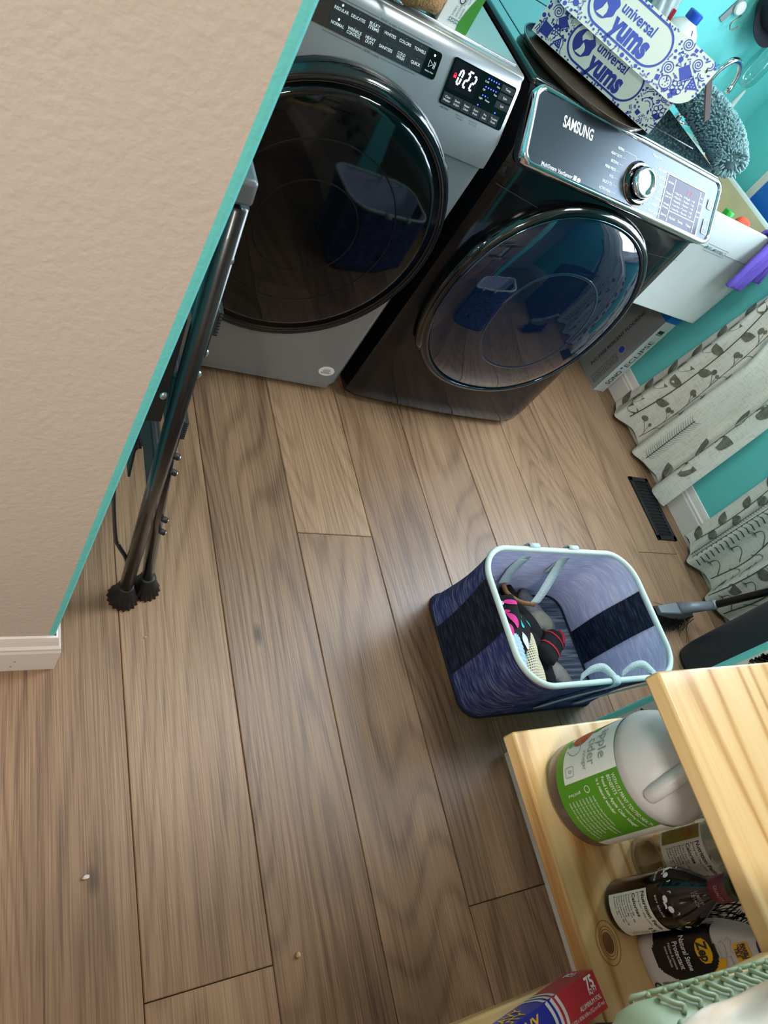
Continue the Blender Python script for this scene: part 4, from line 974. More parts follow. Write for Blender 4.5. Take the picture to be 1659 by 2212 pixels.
sprig_leaf(dl, ds, .035, .03, .6, 0, .055, .018, .055); fern(ds, .085, .02, .6); band(ds, .125, .04, .5); curly(dl, ds, .19, .03, .5); sprig_leaf(dl, ds, .26, .03, .55, 0, .05, .02, .06); curly(dl, ds, .33, .03, .5); band(ds, .395, .05, .4)
dl.build('leaf_print', LEAF, c2, PM2(.0014)); ds.build('stem_print', STEM, c2, PM2(.0018))
ya3 = lambda z: .49; yb3 = lambda z: .30
c3, PM3, W3_ = curtain('curtain', 'gathered curtain tail behind the broom and the dark bin', ya3, yb3, 1.0, .12, .028, .012, ztop=2.12, xc=2.43)
dl, ds = Decal(), Decal(); curly(dl, ds, .05, .03, .5); sprig_leaf(dl, ds, .13, .03, .5)
dl.build('leaf_print', LEAF, c3, PM3(.0014)); ds.build('stem_print', STEM, c3, PM3(.0018))
rod = empty('curtain_rod', (0, 0, 0), 0, 'black curtain rod above the window', 'rod')
MB().tube([(2.425, .25, 2.14), (2.425, 1.68, 2.14)], .010, 12).build('rod', VENT, rod, smooth=True)
for yy in (.33, 1.62): MB().tube([(2.425, yy, 2.14), (XR, yy, 2.14)], .006, 8).build('bracket', VENT, rod, smooth=True)

# ------------------------------------------------------------------ broom
BGREY = mat('broom_grey_plastic', '#6b7076', rough=.4); BBLACK = mat('broom_black', '#0b0c10', rough=.3)
br_ = empty('broom', (2.09, .60, 0), 0, 'black and grey angled broom standing beside the laundry basket', 'broom')
hd = [[(-.11, -.014, .075), (-.11, .014, .075), (-.11, .014, .092), (-.11, -.014, .092)], [(-.03, -.022, .062), (-.03, .022, .062), (-.03, .02, .100), (-.03, -.02, .100)], [(.05, -.022, .050), (.05, .022, .050), (.05, .018, .094), (.05, -.018, .094)], [(.105, -.012, .045), (.105, .012, .045), (.105, .010, .058), (.105, -.010, .058)]]
MB().loft(hd).build('head', BGREY, br_, bevel=.004)
MB().tube([(-.015, 0, .092), (.075, 0, .108), (.13, -.004, .125)], [.021, .018, .015], 16, flat=(1, .85)).build('socket', BGREY, br_, smooth=True)
MB().tube([(.125, -.003, .123), (.137, -.005, .130)], [.0165, .0165], 16).build('collar', mat('collar_pale', '#9a9da2', rough=.3), br_, smooth=True)
MB().tube([(.133, -.004, .128), (.155, -.04, .30), (.165, -.085, .52), (.195, -.215, 1.16)], .0125, 14).build('handle', BBLACK, br_, smooth=True)
d = Decal(); d.ring(0, 0, .013, .0012, 22, ry=.008); d.text('casabella', 0, 0, .006, fit=.02)
d.build('maker_mark', mat('broom_ink', '#3d4147', rough=.5), br_, lambda u, v: (u+.005, v*.7+.002, .1185+.12*u))
mb = MB(); rnd = random.Random(8)
for k in range(620):
    x = rnd.uniform(-.105, .10); y = rnd.gauss(0, .009); sp = rnd.random() < .12
    z0_ = .072-.13*(x+.03)*.4; L_ = z0_-.003
    ex = x+rnd.gauss(0, .012 if not sp else .05); ey = y*1.8+rnd.gauss(0, .010 if not sp else .045)
    mb.tube([(x, y, z0_), ((x*2+ex)/3, (y*2+ey)/3, z0_*.5), (ex, ey, .003)], [.0009, .0009, .0006], 3)
bs = mb.build('bristle_mass', mat('bristle_black', '#0a0a0d', rough=.6), br_); bs['kind'] = 'stuff'

# ------------------------------------------------------------------ dark bin behind the partition
BIN = mat('charcoal_plastic', '#33373c', rough=.55, bump=.15, bscale=160, var=.05, vscale=6)
bn = empty('waste_bin', (2.215, .335, 0), 0, 'tall charcoal plastic waste bin behind the end of the partition wall', 'bin')
pr = lambda a, b, r: rrect(-a, a, -b, b, r, 8)
rings = [[(x, y, z) for x, y in pr(a, b, .06)] for a, b, z in ((.100, .150, 0), (.118, .168, .010), (.122, .172, .05), (.128, .178, .48))]
inner = [[(x, y, z) for x, y in pr(a, b, .056)] for a, b, z in ((.123, .173, .48), (.112, .162, .02))]
MB().loft(rings+inner).build('bin_body', BIN, bn, smooth=True, auto=50)
lp = [Vector((x, y, .48)) for x, y in pr(.130, .180, .06)]; MB().tube(lp+[lp[0]], .007, 8, cap=False).build('rim', BIN, bn, smooth=True)

# ------------------------------------------------------------------ laundry basket
NAVYH = heather_mat('navy_heather_fabric', '#343d76', '#8d97c2', 1.0, 3, contrast=(.46, .80), long=22, short=200)
DENIM = heather_mat('dark_denim_fabric', '#151a28', '#3a4762', 1.0, 3, contrast=(.44, .78), long=24, short=200)
LAV = heather_mat('lavender_lining', '#c0c1e4', '#e4e4f4', 1.0, 3, contrast=(.42, .72), long=18, short=150)
SLATE = heather_mat('slate_base_lining', '#485266', '#98a1b4', 1.0, 0, contrast=(.42, .74), long=6, short=130)
PIPE = mat('pale_mint_piping', '#c6d8d2', rough=.7); WEB = mat('pale_webbing', '#b9cbcb', rough=.8, bump=.5, bscale=300)
bk = empty('laundry_basket', (1.385, .505, 0), 0, 'navy fabric laundry basket with pale rim and lavender lining', 'laundry basket')
BZ = .30
def bsec(t, inset=0., n=12):
    """cross-section of the basket at height fraction t (local coords)"""
    x0 = lerp(-.240, -.290, t)+inset; x1 = lerp(.245, .245, t)-inset; y0 = lerp(-.155, -.185, t)+inset; y1 = lerp(.185, .168, t)-inset
    return rrect(x0, x1, y0, y1, lerp(.050, .085, t), n)
rnd = random.Random(6); NW = [(rnd.uniform(8, 26), rnd.uniform(8, 26), rnd.uniform(10, 30), rnd.uniform(0, 6)) for _ in range(7)]
def wr(p, a): return .55*a*sum(sin(q[0]*p[0]+q[1]*p[1]+q[2]*p[2]+q[3]) for q in NW)/3
def bring(t, inset, a):
    pts = bsec(t, inset); out = []; c = Vector((-.01, 0))
    for x, y in pts:
        k = wr((x, y, t*.3), a)*sin(pi*min(1, t*1.02)); dv = Vector((x, y))-c; dv.normalize(); out.append((x+dv.x*(k-.010*sin(pi*t)), y+dv.y*(k-.010*sin(pi*t)), .004+t*(BZ-.004)))
    return out
T = [i/14 for i in range(15)]
sh = MB().loft([bring(t, 0, .006) for t in T], True, False).build('outer_shell', NAVYH, bk, smooth=True, auto=60)
MB().loft([bring(t, .006, .006) for t in T[::1]], False, False).build('lining', LAV, bk, smooth=True)
bb_ = [(x, y, .012) for x, y in bsec(.03, .008)]; MB().add(bb_+[(x, y, .018) for x, y in bsec(.03, .010)], [tuple(range(len(bb_), 2*len(bb_)))]).build('base_panel', SLATE, bk)
bt = [Vector((x, y, .0065)) for x, y in bsec(.0, .0015)]; MB().tube(bt+[bt[0]], .006, 8, cap=False).build('base_piping', mat('navy_piping', '#131a2c', rough=.8), bk, smooth=True)
bi = [Vector((x, y, .020)) for x, y in bsec(.05, .009)]; MB().tube(bi+[bi[0]], .004, 6, cap=False).build('inner_seam', mat('navy_piping2', '#131a2c', rough=.8), bk, smooth=True)
rp = [Vector((x, y, BZ)) for x, y in bsec(1, .003)]; MB().tube(rp+[rp[0]], .0072, 10, cap=False).build('rim', PIPE, bk, smooth=True)
# dark bands on the two short sides (x = const)
def side_pt(side, y, t, off):
    x = (lerp(-.240, -.290, t) if side < 0 else .245); 
    k = wr((x, y, t*.3), .006)*sin(pi*t)-.010*sin(pi*t)
    return (x+side*k+side*off, y, .004+t*(BZ-.004))
MB().grid(lambda a, b: side_pt(1, .005+.10*(a-.5), .05+.93*b, -.0095), 8, 20).build('inner_band', DENIM, bk, smooth=True)
MB().grid(lambda a, b: side_pt(-1, .02+.13*(a-.5), .04+.93*b, .0045), 8, 20).build('outer_band', DENIM, bk, smooth=True)
MB().grid(lambda a, b: side_pt(-1, .02+.13*(a-.5), .04+.93*b, -.0075), 8, 20).build('inner_band', DENIM, bk, smooth=True)
# handles: webbing straps and brown grips
GRIP = mat('tan_leather_grip', '#7a4f2a', rough=.5, var=.2, vscale=60)
def strap(name, pts, w, par, axis=Vector((1, 0, 0))):
    P = spline(pts, 6); mb = MB(); vs = []
    for p in P: vs += [p-axis*w/2, p+axis*w/2]
    n_ = len(P); mb.add(vs, [(2*i, 2*i+1, 2*i+3, 2*i+2) for i in range(n_-1)])
    return mb.build(name, WEB, par, smooth=True, solid=.002)
for x_ in (-.110, .030):
    strap('strap', [(x_, .155, .20), (x_, .163, .27), (x_, .166, .306), (x_, .178, .308), (x_, .182, .29)], .034, bk)
ga = [(-.098, .145, .150), (-.090, .120, .146), (-.062, .096, .148), (-.015, .085, .152)]
strap('strap', [(-.110, .160, .26), (-.110, .157, .22), (-.104, .152, .18), (-.098, .146, .152)], .034, bk)
strap('strap', [(.030, .162, .26), (.022, .140, .22), (.004, .108, .18), (-.014, .087, .154)], .034, bk)
MB().tube(spline(ga, 8), .0068, 10).build('grip', GRIP, bk, smooth=True)
for x_ in (-.010, .135):
    strap('strap', [(x_-.03, -.163, .06), (x_-.02, -.170, .13), (x_-.008, -.182, .22), (x_, -.191, .28), (x_, -.190, .305), (x_, -.176, .309), (x_, -.166, .296)], .026, bk)
for x_, e in ((-.010, 1), (.135, 1)):
    strap('strap_loop', [(x_, -.178, .306), (x_-.02, -.150, .302), (x_-.05, -.148, .29), (x_-.075, -.160, .272)], .020, bk, axis=Vector((.3, .8, .4)).normalized())

# ------------------------------------------------------------------ laundry inside
def tubecloth(name, pts, rad, m, label, cat, flat=(1, .55), n=12, group=None):
    P = spline(pts, 6); k = len(P); rs = []
    for i in range(k):
        t = i/(k-1); rs.append(lerp(rad[0], rad[1], t)*(min(1, (i+.35)/1.6))*(min(1, (k-1-i+.35)/1.8)))
    o = MB().tube(P, rs, n, flat=flat).build(name, m, smooth=True); return tag(o, label, cat, group)
BLK = mat('black_cotton', '#0c0c10', rough=.95, bump=.5, bscale=120); GRY = mat('grey_marl', '#77777a', rough=.95, bump=.4, bscale=160, var=.15, vscale=60); OLV = mat('stone_marl', '#8c8a80', rough=.95, bump=.4, bscale=160, var=.12, vscale=60)
REDC = mat('red_cotton', '#b01f30', rough=.9)
tubecloth('sock', [(1.335, .66, .10), (1.375, .645, .075), (1.41, .62, .05), (1.42, .59, .04)], (.034, .03), BLK, 'black sock against the back of the laundry basket', 'sock')
tubecloth('sock', [(1.405, .655, .085), (1.445, .63, .065), (1.49, .59, .045), (1.52, .545, .040)], (.030, .036), GRY, 'grey marl sock in the far corner of the basket', 'sock')
tubecloth('sock', [(1.435, .575, .06), (1.47, .585, .062), (1.51, .56, .05)], (.030, .034), OLV, 'pale stone sock beside the grey marl sock in the basket', 'sock')
tubecloth('tights', [(1.33, .60, .095), (1.375, .575, .09), (1.42, .545, .07), (1.435, .50, .055), (1.41, .46, .05)], (.036, .034), BLK, 'black tights heaped in the middle of the basket', 'tights')
tubecloth('leggings', [(1.36, .525, .085), (1.40, .50, .075), (1.43, .455, .055), (1.445, .40, .045)], (.036, .032), BLK, 'black leggings beside the mesh bag in the basket', 'leggings')
rs_ = empty('sock', (0, 0, 0), 0, 'black sock with red stripes and red toe in the basket', 'sock')
path = spline([(1.395, .46, .095), (1.435, .485, .09), (1.475, .515, .082), (1.505, .505, .075)], 7)
k = len(path); rr_ = [.033*min(1, (i+.5)/2)*min(1, (k-1-i+.5)/2) for i in range(k)]
MB().tube(path, rr_, 14, flat=(1, .55)).build('sock_body', BLK, rs_, smooth=True)
for a in (6, 12): MB().tube(path[a:a+2], [rr_[a]*1.04]*2, 14, flat=(1, .58), cap=False).build('stripe', REDC, rs_, smooth=True)
MB().tube(path[-5:], [q*1.05 for q in rr_[-5:]], 14, flat=(1, .58)).build('toe', REDC, rs_, smooth=True)
tubecloth('sock', [(1.44, .44, .055), (1.475, .435, .05), (1.505, .405, .04), (1.50, .38, .034)], (.030, .027), OLV, 'stone grey sock below the red-striped sock', 'sock')
# printed swimsuit
sw_ = empty('printed_top', (1.285, .51, .085), 0, 'black top printed with pink, white and turquoise shapes in the basket', 'top')
def SW(u, v):
    x = -.09+.17*u+.018*sin(v*5); y = .105-.20*v-.03*u*v; z = .065*sin(pi*min(1, u*.9+.1))*(.75+.25*cos(v*3))+.008*sin(u*13+v*9)+.012*(1-u)
    return Vector((x, y, z))
MB().grid(lambda a, b: SW(a, b), 22, 26).build('fabric', BLK, sw_, smooth=True, solid=.004)
def swm(off):
    def F(u, v):
        e = .01; nn = (SW(u+e, v)-SW(u-e, v)).cross(SW(u, v+e)-SW(u, v-e)); nn.normalize()
        if nn.z < 0: nn = -nn
        return SW(u, v)+nn*off
    return F
pk_, wh_, tq_ = Decal(), Decal(), Decal()
def bean(d, u, v, a, s=1.):
    P = spline([(-.05, 0, 0), (0, .025, 0), (.06, .02, 0), (.07, -.01, 0), (.0, -.02, 0), (-.05, 0, 0)], 4)[:-1]; n_ = len(P); c_ = sum(P, Vector())/n_
    T_ = lambda p: (u+s*(p.x*cos(a)-p.y*sin(a)), v+s*(p.x*sin(a)+p.y*cos(a)))
    R_ = [[T_(c_+(p-c_)*k) for p in P] for k in (.2, .5, .75, 1)]
    vs = [q for r in R_ for q in r]; d.add(vs, [tuple(range(n_))]+[(j*n_+i, j*n_+(i+1) % n_, (j+1)*n_+(i+1) % n_, (j+1)*n_+i) for j in range(3) for i in range(n_)])
for u, v, a, s in ((.42, .10, .2, 1.5), (.35, .30, 1.0, 1.8), (.28, .42, 1.1, 1.6), (.30, .2, .3, .9)): bean(pk_, u, v, a, s)
for u, v, a, s in ((.62, .52, 1.2, 1.8), (.46, .60, 1.2, 1.5), (.25, .08, .1, 1.6), (.7, .75, .5, .8)): bean(wh_, u, v, a, s)
for u, v, a, s in ((.6, .18, 1.1, 1.2), (.58, .33, .5, 1.2), (.5, .72, 1.2, 1.5), (.66, .74, 1.5, 1.3), (.5, .9, .8, 1.0), (.8, .3, .9, .8)): bean(tq_, u, v, a, s)
pk_.build('pink_print', mat('pink_print', '#d8348c', rough=.8), sw_, swm(.005)); wh_.build('white_print', mat('white_cotton_print', '#d8dcdc', rough=.8), sw_, swm(.005)); tq_.build('turquoise_print', mat('turquoise_print', '#2fb4bd', rough=.8), sw_, swm(.005))
# cream mesh bag: woven squares (real holes)
CRM = mat('cream_mesh', '#eee6c8', rough=.9, var=.08, vscale=20)
mbg = empty('mesh_bag', (1.338, .428, .078), 0, 'cream mesh bag in the near corner of the basket', 'mesh bag')
def MG(u, v):
    x = -.075+.135*u-.02*v; y = .085-.165*v+.02*u; z = .055*sin(pi*(u*.8+.15))*sin(pi*(v*.75+.2))+.005*sin(u*9+v*7)
    return Vector((x, y, z))
mb = MB()
for i in range(22): mb.tube([MG(i/21, j/20) for j in range(21)], .0017, 4)
for j in range(26): mb.tube([MG(i/18, j/25) for i in range(19)], .0017, 4)
nn_ = mb.build('netting', CRM, mbg); nn_['kind'] = 'stuff'
MB().grid(lambda a, b: MG(a, b)-Vector((0, 0, .006)), 14, 14).build('contents', mat('darkened_cloth', '#8a7f5c', rough=.9), mbg, smooth=True)  # darkness of the mesh holes is put into this cloth's colour
WAF = mat('pale_blue_waffle', '#a9c3cc', rough=.9)
wf_ = empty('waffle_cloth', (1.246, .458, .122), 0, 'pale blue waffle cloth at the left side of the basket', 'cloth')
def WF(u, v): return Vector((-.05+.10*u, .085-.15*v, .018*sin(pi*u)+.01*sin(v*4)))
def WFb(a, b): p = WF(a, b); p.z += .003*(abs(sin(a*pi*9))*abs(sin(b*pi*13))); return p
MB().grid(WFb, 54, 78).build('fabric', WAF, wf_, smooth=True, solid=.004)
tag(blob((1.275, .640, .085), (.045, .026, .03), seed=40, amp=.15).build('folded_cloth', mat('royal_blue_cotton', '#131c4a', rough=.9), smooth=True), 'dark blue cloth in the back left corner of the basket', 'cloth')

# ------------------------------------------------------------------ folded step ladder leaning on the left wall
LB = mat('black_ladder_tube', '#101114', rough=.28, coat=.3); RUB = mat('black_rubber', '#0c0c0d', rough=.55); RIV = mat('steel_rivet', '#b9bdbf', rough=.25, metal=.95); TREAD = mat('black_tread', '#15171a', rough=.6)
ld = empty('step_ladder', (0, 0, 0), 0, 'black folded step ladder leaning against the wall behind the beige corner', 'ladder')
lean = (Vector((.252, .657, .945))-Vector((.353, .680, .03)))
A0 = Vector((.353, .680, .03)); B0 = Vector((.399, .702, .03)); up = lean.normalized(); lean2 = (Vector((.272, .682, .72))-B0).normalized()
WDT = .40
for dy in (0, WDT):
    o_ = Vector((0, dy, 0))
    fl_ = MB().tube([A0+o_, A0+o_+up*.955], .0135, 14).build('front_rail', LB, ld, smooth=True)
    rl_ = MB().tube([B0+o_, B0+o_+lean2*.66], .0115, 14).build('rear_rail', LB, ld, smooth=True)
    for base, dirn, r0, par in ((A0+o_, up, .0135, fl_), (B0+o_, lean2, .0115, rl_)):
        foot_ = []; n_ = 36
        for h, rr in ((-.030, .030), (-.028, .0315), (-.018, .028), (.0, .021), (.018, .0175), (.024, .017), (.028, .014)):
            foot_.append([(base.x+(rr*(1+(.07*(1 if k % 2 else -1) if h < .01 else 0)))*cos(2*pi*k/n_)-h*.10, base.y+(rr*(1+(.07*(1 if k % 2 else -1) if h < .01 else 0)))*sin(2*pi*k/n_), base.z+h) for k in range(n_)])
        MB().loft(foot_).build('rubber_foot', RUB, par, smooth=True, auto=60)
n_l = Vector((1, 0, .1)).normalized()
# folded treads: flat plates between the rails, with ribbed lips towards the room
for s_ in (.315, .515, .745):
    c_ = A0+up*s_+Vector((.018, WDT/2, 0)); M_ = Matrix.Translation(c_) @ Matrix(((1, 0, up.x, 0), (0, 1, up.y, 0), (0, 0, up.z, 0), (0, 0, 0, 1)))
    tr_ = MB().box(-.006, .006, -WDT/2+.020, WDT/2-.02, -.045, .045, M_).build('tread', TREAD, ld, bevel=.003)
    mb = MB()
    for q in range(8): mb.box(.005, .012, -WDT/2+.022, WDT/2-.022, -.002+q*.0055, .0005+q*.0055, M_)
    t_ = mb.build('tread_ribs', TREAD, tr_); t_['kind'] = 'stuff'
    for zq in (-.035, -.080):
        rp_ = B0+lean2*((c_.z+zq-B0.z)/lean2.z)
        MB().tube([rp_+Vector((.004, -.004, 0)), rp_+Vector((.017, -.008, -.003))], .0055, 10).build('hinge_pin', TREAD, tr_, smooth=True)
        MB().lathe([(.0045, 0), (.004, .002), (.001, .003)], 12, M=Matrix.Translation(rp_+Vector((.017, -.008, -.003))) @ Matrix.Rotation(radians(90), 4, 'Y')).build('rivet', RIV, tr_, smooth=True)
# brace wire and riveted plates on the near side
MB().tube(spline([(.236, .700, .52), (.262, .708, .36), (.300, .712, .20), (.312, .706, .172), (.330, .690, .150), (.338, .684, .11)], 8), .0042, 10).build('brace_wire', LB, ld, smooth=True)
MB().box(-.002, .002, -.012, .012, -.12, .16, Matrix.Translation((.262, .712, .53)) @ Matrix.Rotation(radians(-6), 4, 'Y')).build('side_plate', TREAD, ld, bevel=.001)
MB().box(-.012, .012, -.002, .002, -.10, .10, Matrix.Translation((.250, .668, .70)) @ Matrix.Rotation(radians(-6), 4, 'Y')).build('side_plate', TREAD, ld, bevel=.001)
for p in ((.256, .655, .672), (.262, .652, .913), (.300, .695, .725), (.302, .692, .685)):
    MB().lathe([(.0065, 0), (.006, .003), (.003, .0045), (.001, .005)], 14, M=Matrix.Translation(p) @ Vector((.3, -.9, .3)).to_track_quat('Z', 'Y').to_matrix().to_4x4()).build('rivet', RIV, ld, smooth=True)
MB().box(-.016, .014, -.01, WDT+.01, -.015, .015, Matrix.Translation(A0+up*.975) @ Matrix.Rotation(radians(-6), 4, 'Y')).build('top_cap', mat('grey_cap', '#6f7377', rough=.35, metal=.4), ld, bevel=.005)
# ------------------------------------------------------------------ pine corner shelves
PSTOPS = [(.0, '#b0834a'), (.12, '#cfa56b'), (.24, '#dfbb83'), (.40, '#e9cc9c')]
PINEY = wood_mat('pine_along_y', 1, PSTOPS, ring=15., dist=1.5, fine=.5, rough=.38, coat=.25, knots=False, per=.06, bump=.12, wts=(.26, .25, .30))
PINEX = wood_mat('pine_along_x', 0, PSTOPS, ring=15., dist=1.5, fine=.5, rough=.38, coat=.25, knots=False, per=.06, bump=.12, wts=(.26, .25, .30))
su = empty('corner_shelf', (.783, -.136, 0), 0, 'two-tier pine corner shelf holding bottles and boxes', 'shelf')
def bd(name, m, x0, x1, y0, y1, z0, z1): return MB().box(x0-.783, x1-.783, y0+.136, y1+.136, z0, z1).build(name, m, su, bevel=.0035, seg=2)
lb1 = bd('board', PINEY, .783, 1.0425, -.46, .184, .5265, .554)
ub1 = bd('board', PINEY, .783, 1.0425, -.46, .171, .8185, .843)
lb2 = bd('board', PINEX, -.32, .7825, -.37, -.136, .5265, .554)
ub2 = bd('board', PINEX, -.32, .7825, -.37, -.136, .8185, .843)
bd('post', PINEX, -.315, -.275, -.365, -.325, 0, .8184); bd('post', PINEX, .74, .7815, -.365, -.325, 0, .8184)
IRON = mat('black_iron_bracket', '#1a1b1d', rough=.5, metal=.6)
for z_ in (.5264, .8184):
    for y_ in (-.09, -.42): bd('bracket', IRON, .84, 1.2595, y_-.012, y_+.012, z_-.012, z_)
MB().lathe([(.0075, 0), (.0075, .0012), (.005, .002), (.001, .0021)], 18, (.97-.783, -.075+.136, .843)).build('screw_head', RIV, su, smooth=True)
# knot rings in the lower board
KNOT = mat('knot_brown', '#7c5430', rough=.6, var=.3, vscale=40); KN2 = mat('knot_line', '#9a6e3c', rough=.6)
d = Decal(); d.disc(.832, -.115, .010, 20, ry=.0135); d.build('knot', KNOT, lb1, lambda u, v: (u-.783, v+.136, .5543))
d = Decal()
for r in (.0125, .0155, .021): d.ring(.832, -.115, r, .0012, 28, ry=r*1.3)
d.build('knot_rings', KN2, lb1, lambda u, v: (u-.783, v+.136, .5544))

def fillgrid(d, u0, u1, v0, v1, test, n=44):
    for i in range(n):
        for j in range(n):
            a, b = u0+(u1-u0)*i/n, v0+(v1-v0)*j/n; c, e = u0+(u1-u0)*(i+1)/n, v0+(v1-v0)*(j+1)/n
            if test((a+c)/2, (b+e)/2): d.poly([(a, b), (c, b), (c, e), (a, e)])
# vinegar jug
ZS = .554
PLA = mat('translucent_jug_plastic', '#bdbcba', rough=.35, sss=.3, var=.04, vscale=12, coat=.15); DKL = mat('jug_dark_bottom', '#4c403c', rough=.25, coat=.3)
GRN = mat('label_green', '#4c8a1e', rough=.35); LWH = mat('label_white', '#d8dcd6', rough=.4); WINK = mat('label_white_print', '#dfe6d8', rough=.5); GINK = mat('label_grey_print', '#8d9692', rough=.5)
jg = empty('vinegar_jug', (.882, .076, ZS), 0, 'large jug of apple cider vinegar with a green and white label', 'jug')
MB().lathe([(.060, 0), (.070, .003), (.0755, .012), (.0755, .152), (.0775, .157), (.0775, .166), (.074, .178), (.066, .198), (.053, .216), (.037, .230), (.022, .238), (.0175, .242), (.0175, .249)], 48).build('jug_body', PLA, jg, smooth=True)
MB().lathe([(.0605, .0004), (.0706, .0034), (.0762, .012), (.0762, .030)], 48, cap=False).build('liquid_band', DKL, jg, smooth=True)
MB().lathe([(.020, .244), (.021, .246), (.021, .260), (.019, .262)], 24).build('cap', mat('white_cap', '#d5d5d2', rough=.4), jg, smooth=True)
ha = radians(203); hp = [Vector((r*cos(ha+s), r*sin(ha+s), z)) for r, z, s in ((.070, .172, .10), (.070, .190, .06), (.060, .214, .02), (.042, .235, 0), (.020, .246, 0))]
MB().tube(spline(hp, 6), [.006]+[.0115]*23+[.008], 14).build('handle', PLA, jg, smooth=True)
CM = lambda off, a0=pi: cmap((0, 0, 0), .0755, a0, off)
d = Decal(); d.rect(-.012, .085, .030, .150, 22); d.rect(-.155, -.012, .030, .046, 24); o_ = d.build('label_green', GRN, jg, CM(.0012))
d = Decal(); d.rect(-.155, -.012, .046, .150, 26); d.rect(.085, .17, .030, .150, 18); d.build('label_white', LWH, jg, CM(.0012))
d = Decal(); d.text('WITH ITS MANY TOUTED HEALTH', -.006, .140, .009, 'L', 0, fit=.086); d.text('BENEFITS', -.006, .131, .009, 'L', 0, fit=.026)
d.text('including supporting immunity,', .024, .131, .006, 'L', fit=.055)
d.text('Food Lion Apple Cider Vinegar', -.006, .120, .008, 'L', .01, fit=.080); d.text('is a natural wonder.', -.006, .110, .008, 'L', .01, fit=.05)
rnd = random.Random(1)
for k in range(8):
    L_ = rnd.uniform(.045, .068); d.text('made from the juice of fresh apples and aged naturally'[:int(L_*640)], .012, .092-k*.0068, .0052, 'L', fit=L_)
d.ring(.002, .086, .0045, .0009, 12); d.text('good food', .004, .072, .006, 'L', rot=-pi/2)
d.build('label_lettering', WINK, jg, CM(.0019))
d = Decal(); d.text('apple', -.030, .128, .024, 'R', 0, fit=.050); d.text('cider', -.026, .106, .024, 'R', 0, fit=.042); d.text('vinegar', -.022, .092, .011, 'R', 0, fit=.03)
d.stroke(rrect(-.034, -.020, .052, .068, .002, 3), .0008, True); d.text('0', -.027, .061, .010); d.stroke(spline([(-.062, .05, 0), (-.05, .066, 0), (-.055, .08, 0), (-.075, .072, 0), (-.07, .056, 0)], 5), .0012)
d.build('label_lettering', GINK, jg, CM(.0019))
d = Decal()
for u_, v_, r_ in ((-.084, .074, .018), (-.112, .104, .021), (.15, .08, .020)): fillgrid(d, u_-r_, u_+r_, v_-r_, v_+r_, lambda a, b: hypot(a-u_, b-v_) < r_, 18)
d.build('apple_picture', mat('apple_red', '#b03a22', rough=.5, var=.5, vscale=30, col2='#c4602c'), jg, CM(.0017))
d = Decal(); leafpoly(d, -.088, .092, .020, .005, 1.9); leafpoly(d, -.092, .09, .02, .004, 1.3); leafpoly(d, -.085, .05, .02, .004, .2); d.build('leaf_picture', mat('leaf_green', '#4fae30', rough=.5), jg, CM(.0021))

# clear ribbed bottle
CLR = thin_clear('clear_bottle_plastic', '#dcdad0', .25)
cbt = empty('clear_bottle', (.972, -.036, ZS), 0, 'clear ribbed plastic bottle with a nutrition label behind the soy sauce', 'bottle')
prof = [(.030, 0), (.040, .003), (.043, .012)]
for k in range(14): prof += [(.043, .016+k*.012), (.0418 if (k < 4 or k > 8) else .043, .022+k*.012)]
prof += [(.043, .19), (.036, .212), (.020, .235), (.0145, .242), (.0145, .252)]
MB().lathe(prof, 36).build('bottle_body', CLR, cbt, smooth=True)
MB().lathe([(.016, .246), (.0165, .248), (.0165, .260), (.015, .261)], 20).build('cap', mat('white_cap2', '#cfcfcc', rough=.4), cbt, smooth=True)
def nutrition(d, u, v, w, h, t2=''):
    """v = top edge; black lines of a nutrition panel"""
    d.text('Nutrition Facts', u-w*.46, v-h*.085, h*.125, 'L', .02, fit=w*.86)
    d.stroke([(u-w*.46, v-h*.15), (u+w*.46, v-h*.15)], h*.012); d.text('Serving size 1 tbsp (15ml)', u-w*.46, v-h*.20, h*.06, 'L', fit=w*.7)
    d.stroke([(u-w*.46, v-h*.25), (u+w*.46, v-h*.25)], h*.03); d.text('Calories', u-w*.46, v-h*.335, h*.12, 'L', .02, fit=w*.46); d.text(t2, u+w*.46, v-h*.33, h*.15, 'R', .02)
    d.stroke([(u-w*.46, v-h*.41), (u+w*.46, v-h*.41)], h*.02)
    for k, t in enumerate(('Total Fat 0g', 'Saturated Fat 0g', 'Trans Fat 0g', 'Sodium 960mg', 'Total Carbohydrate 2g', 'Total Sugars 0g', 'Protein 2g')):
        y = v-h*(.46+.068*k); d.text(t, u-w*.46, y, h*.055, 'L', fit=min(w*.6, w*.035*len(t))); d.text('%d%%' % (k*7 % 40), u+w*.44, y, h*.055, 'R'); d.stroke([(u-w*.46, y-h*.034), (u+w*.46, y-h*.034)], h*.005)
d = Decal(); d.rect(-.030, .052, .066, .140, 20); d.build('label', LWH, cbt, cmap((0, 0, 0), .0433, radians(172), .0012))
d = Decal(); nutrition(d, .020, .138, .056, .070, '0'); d.build('label_lettering', DKINK, cbt, cmap((0, 0, 0), .0433, radians(172), .0018))
d = Decal(); d.rect(-.029, -.010, .070, .137, 6); d.build('salad_picture', mat('salad_orange', '#8a4a1c', rough=.5, var=.5, vscale=60, col2='#7d8a3a'), cbt, cmap((0, 0, 0), .0433, radians(172), .0018))

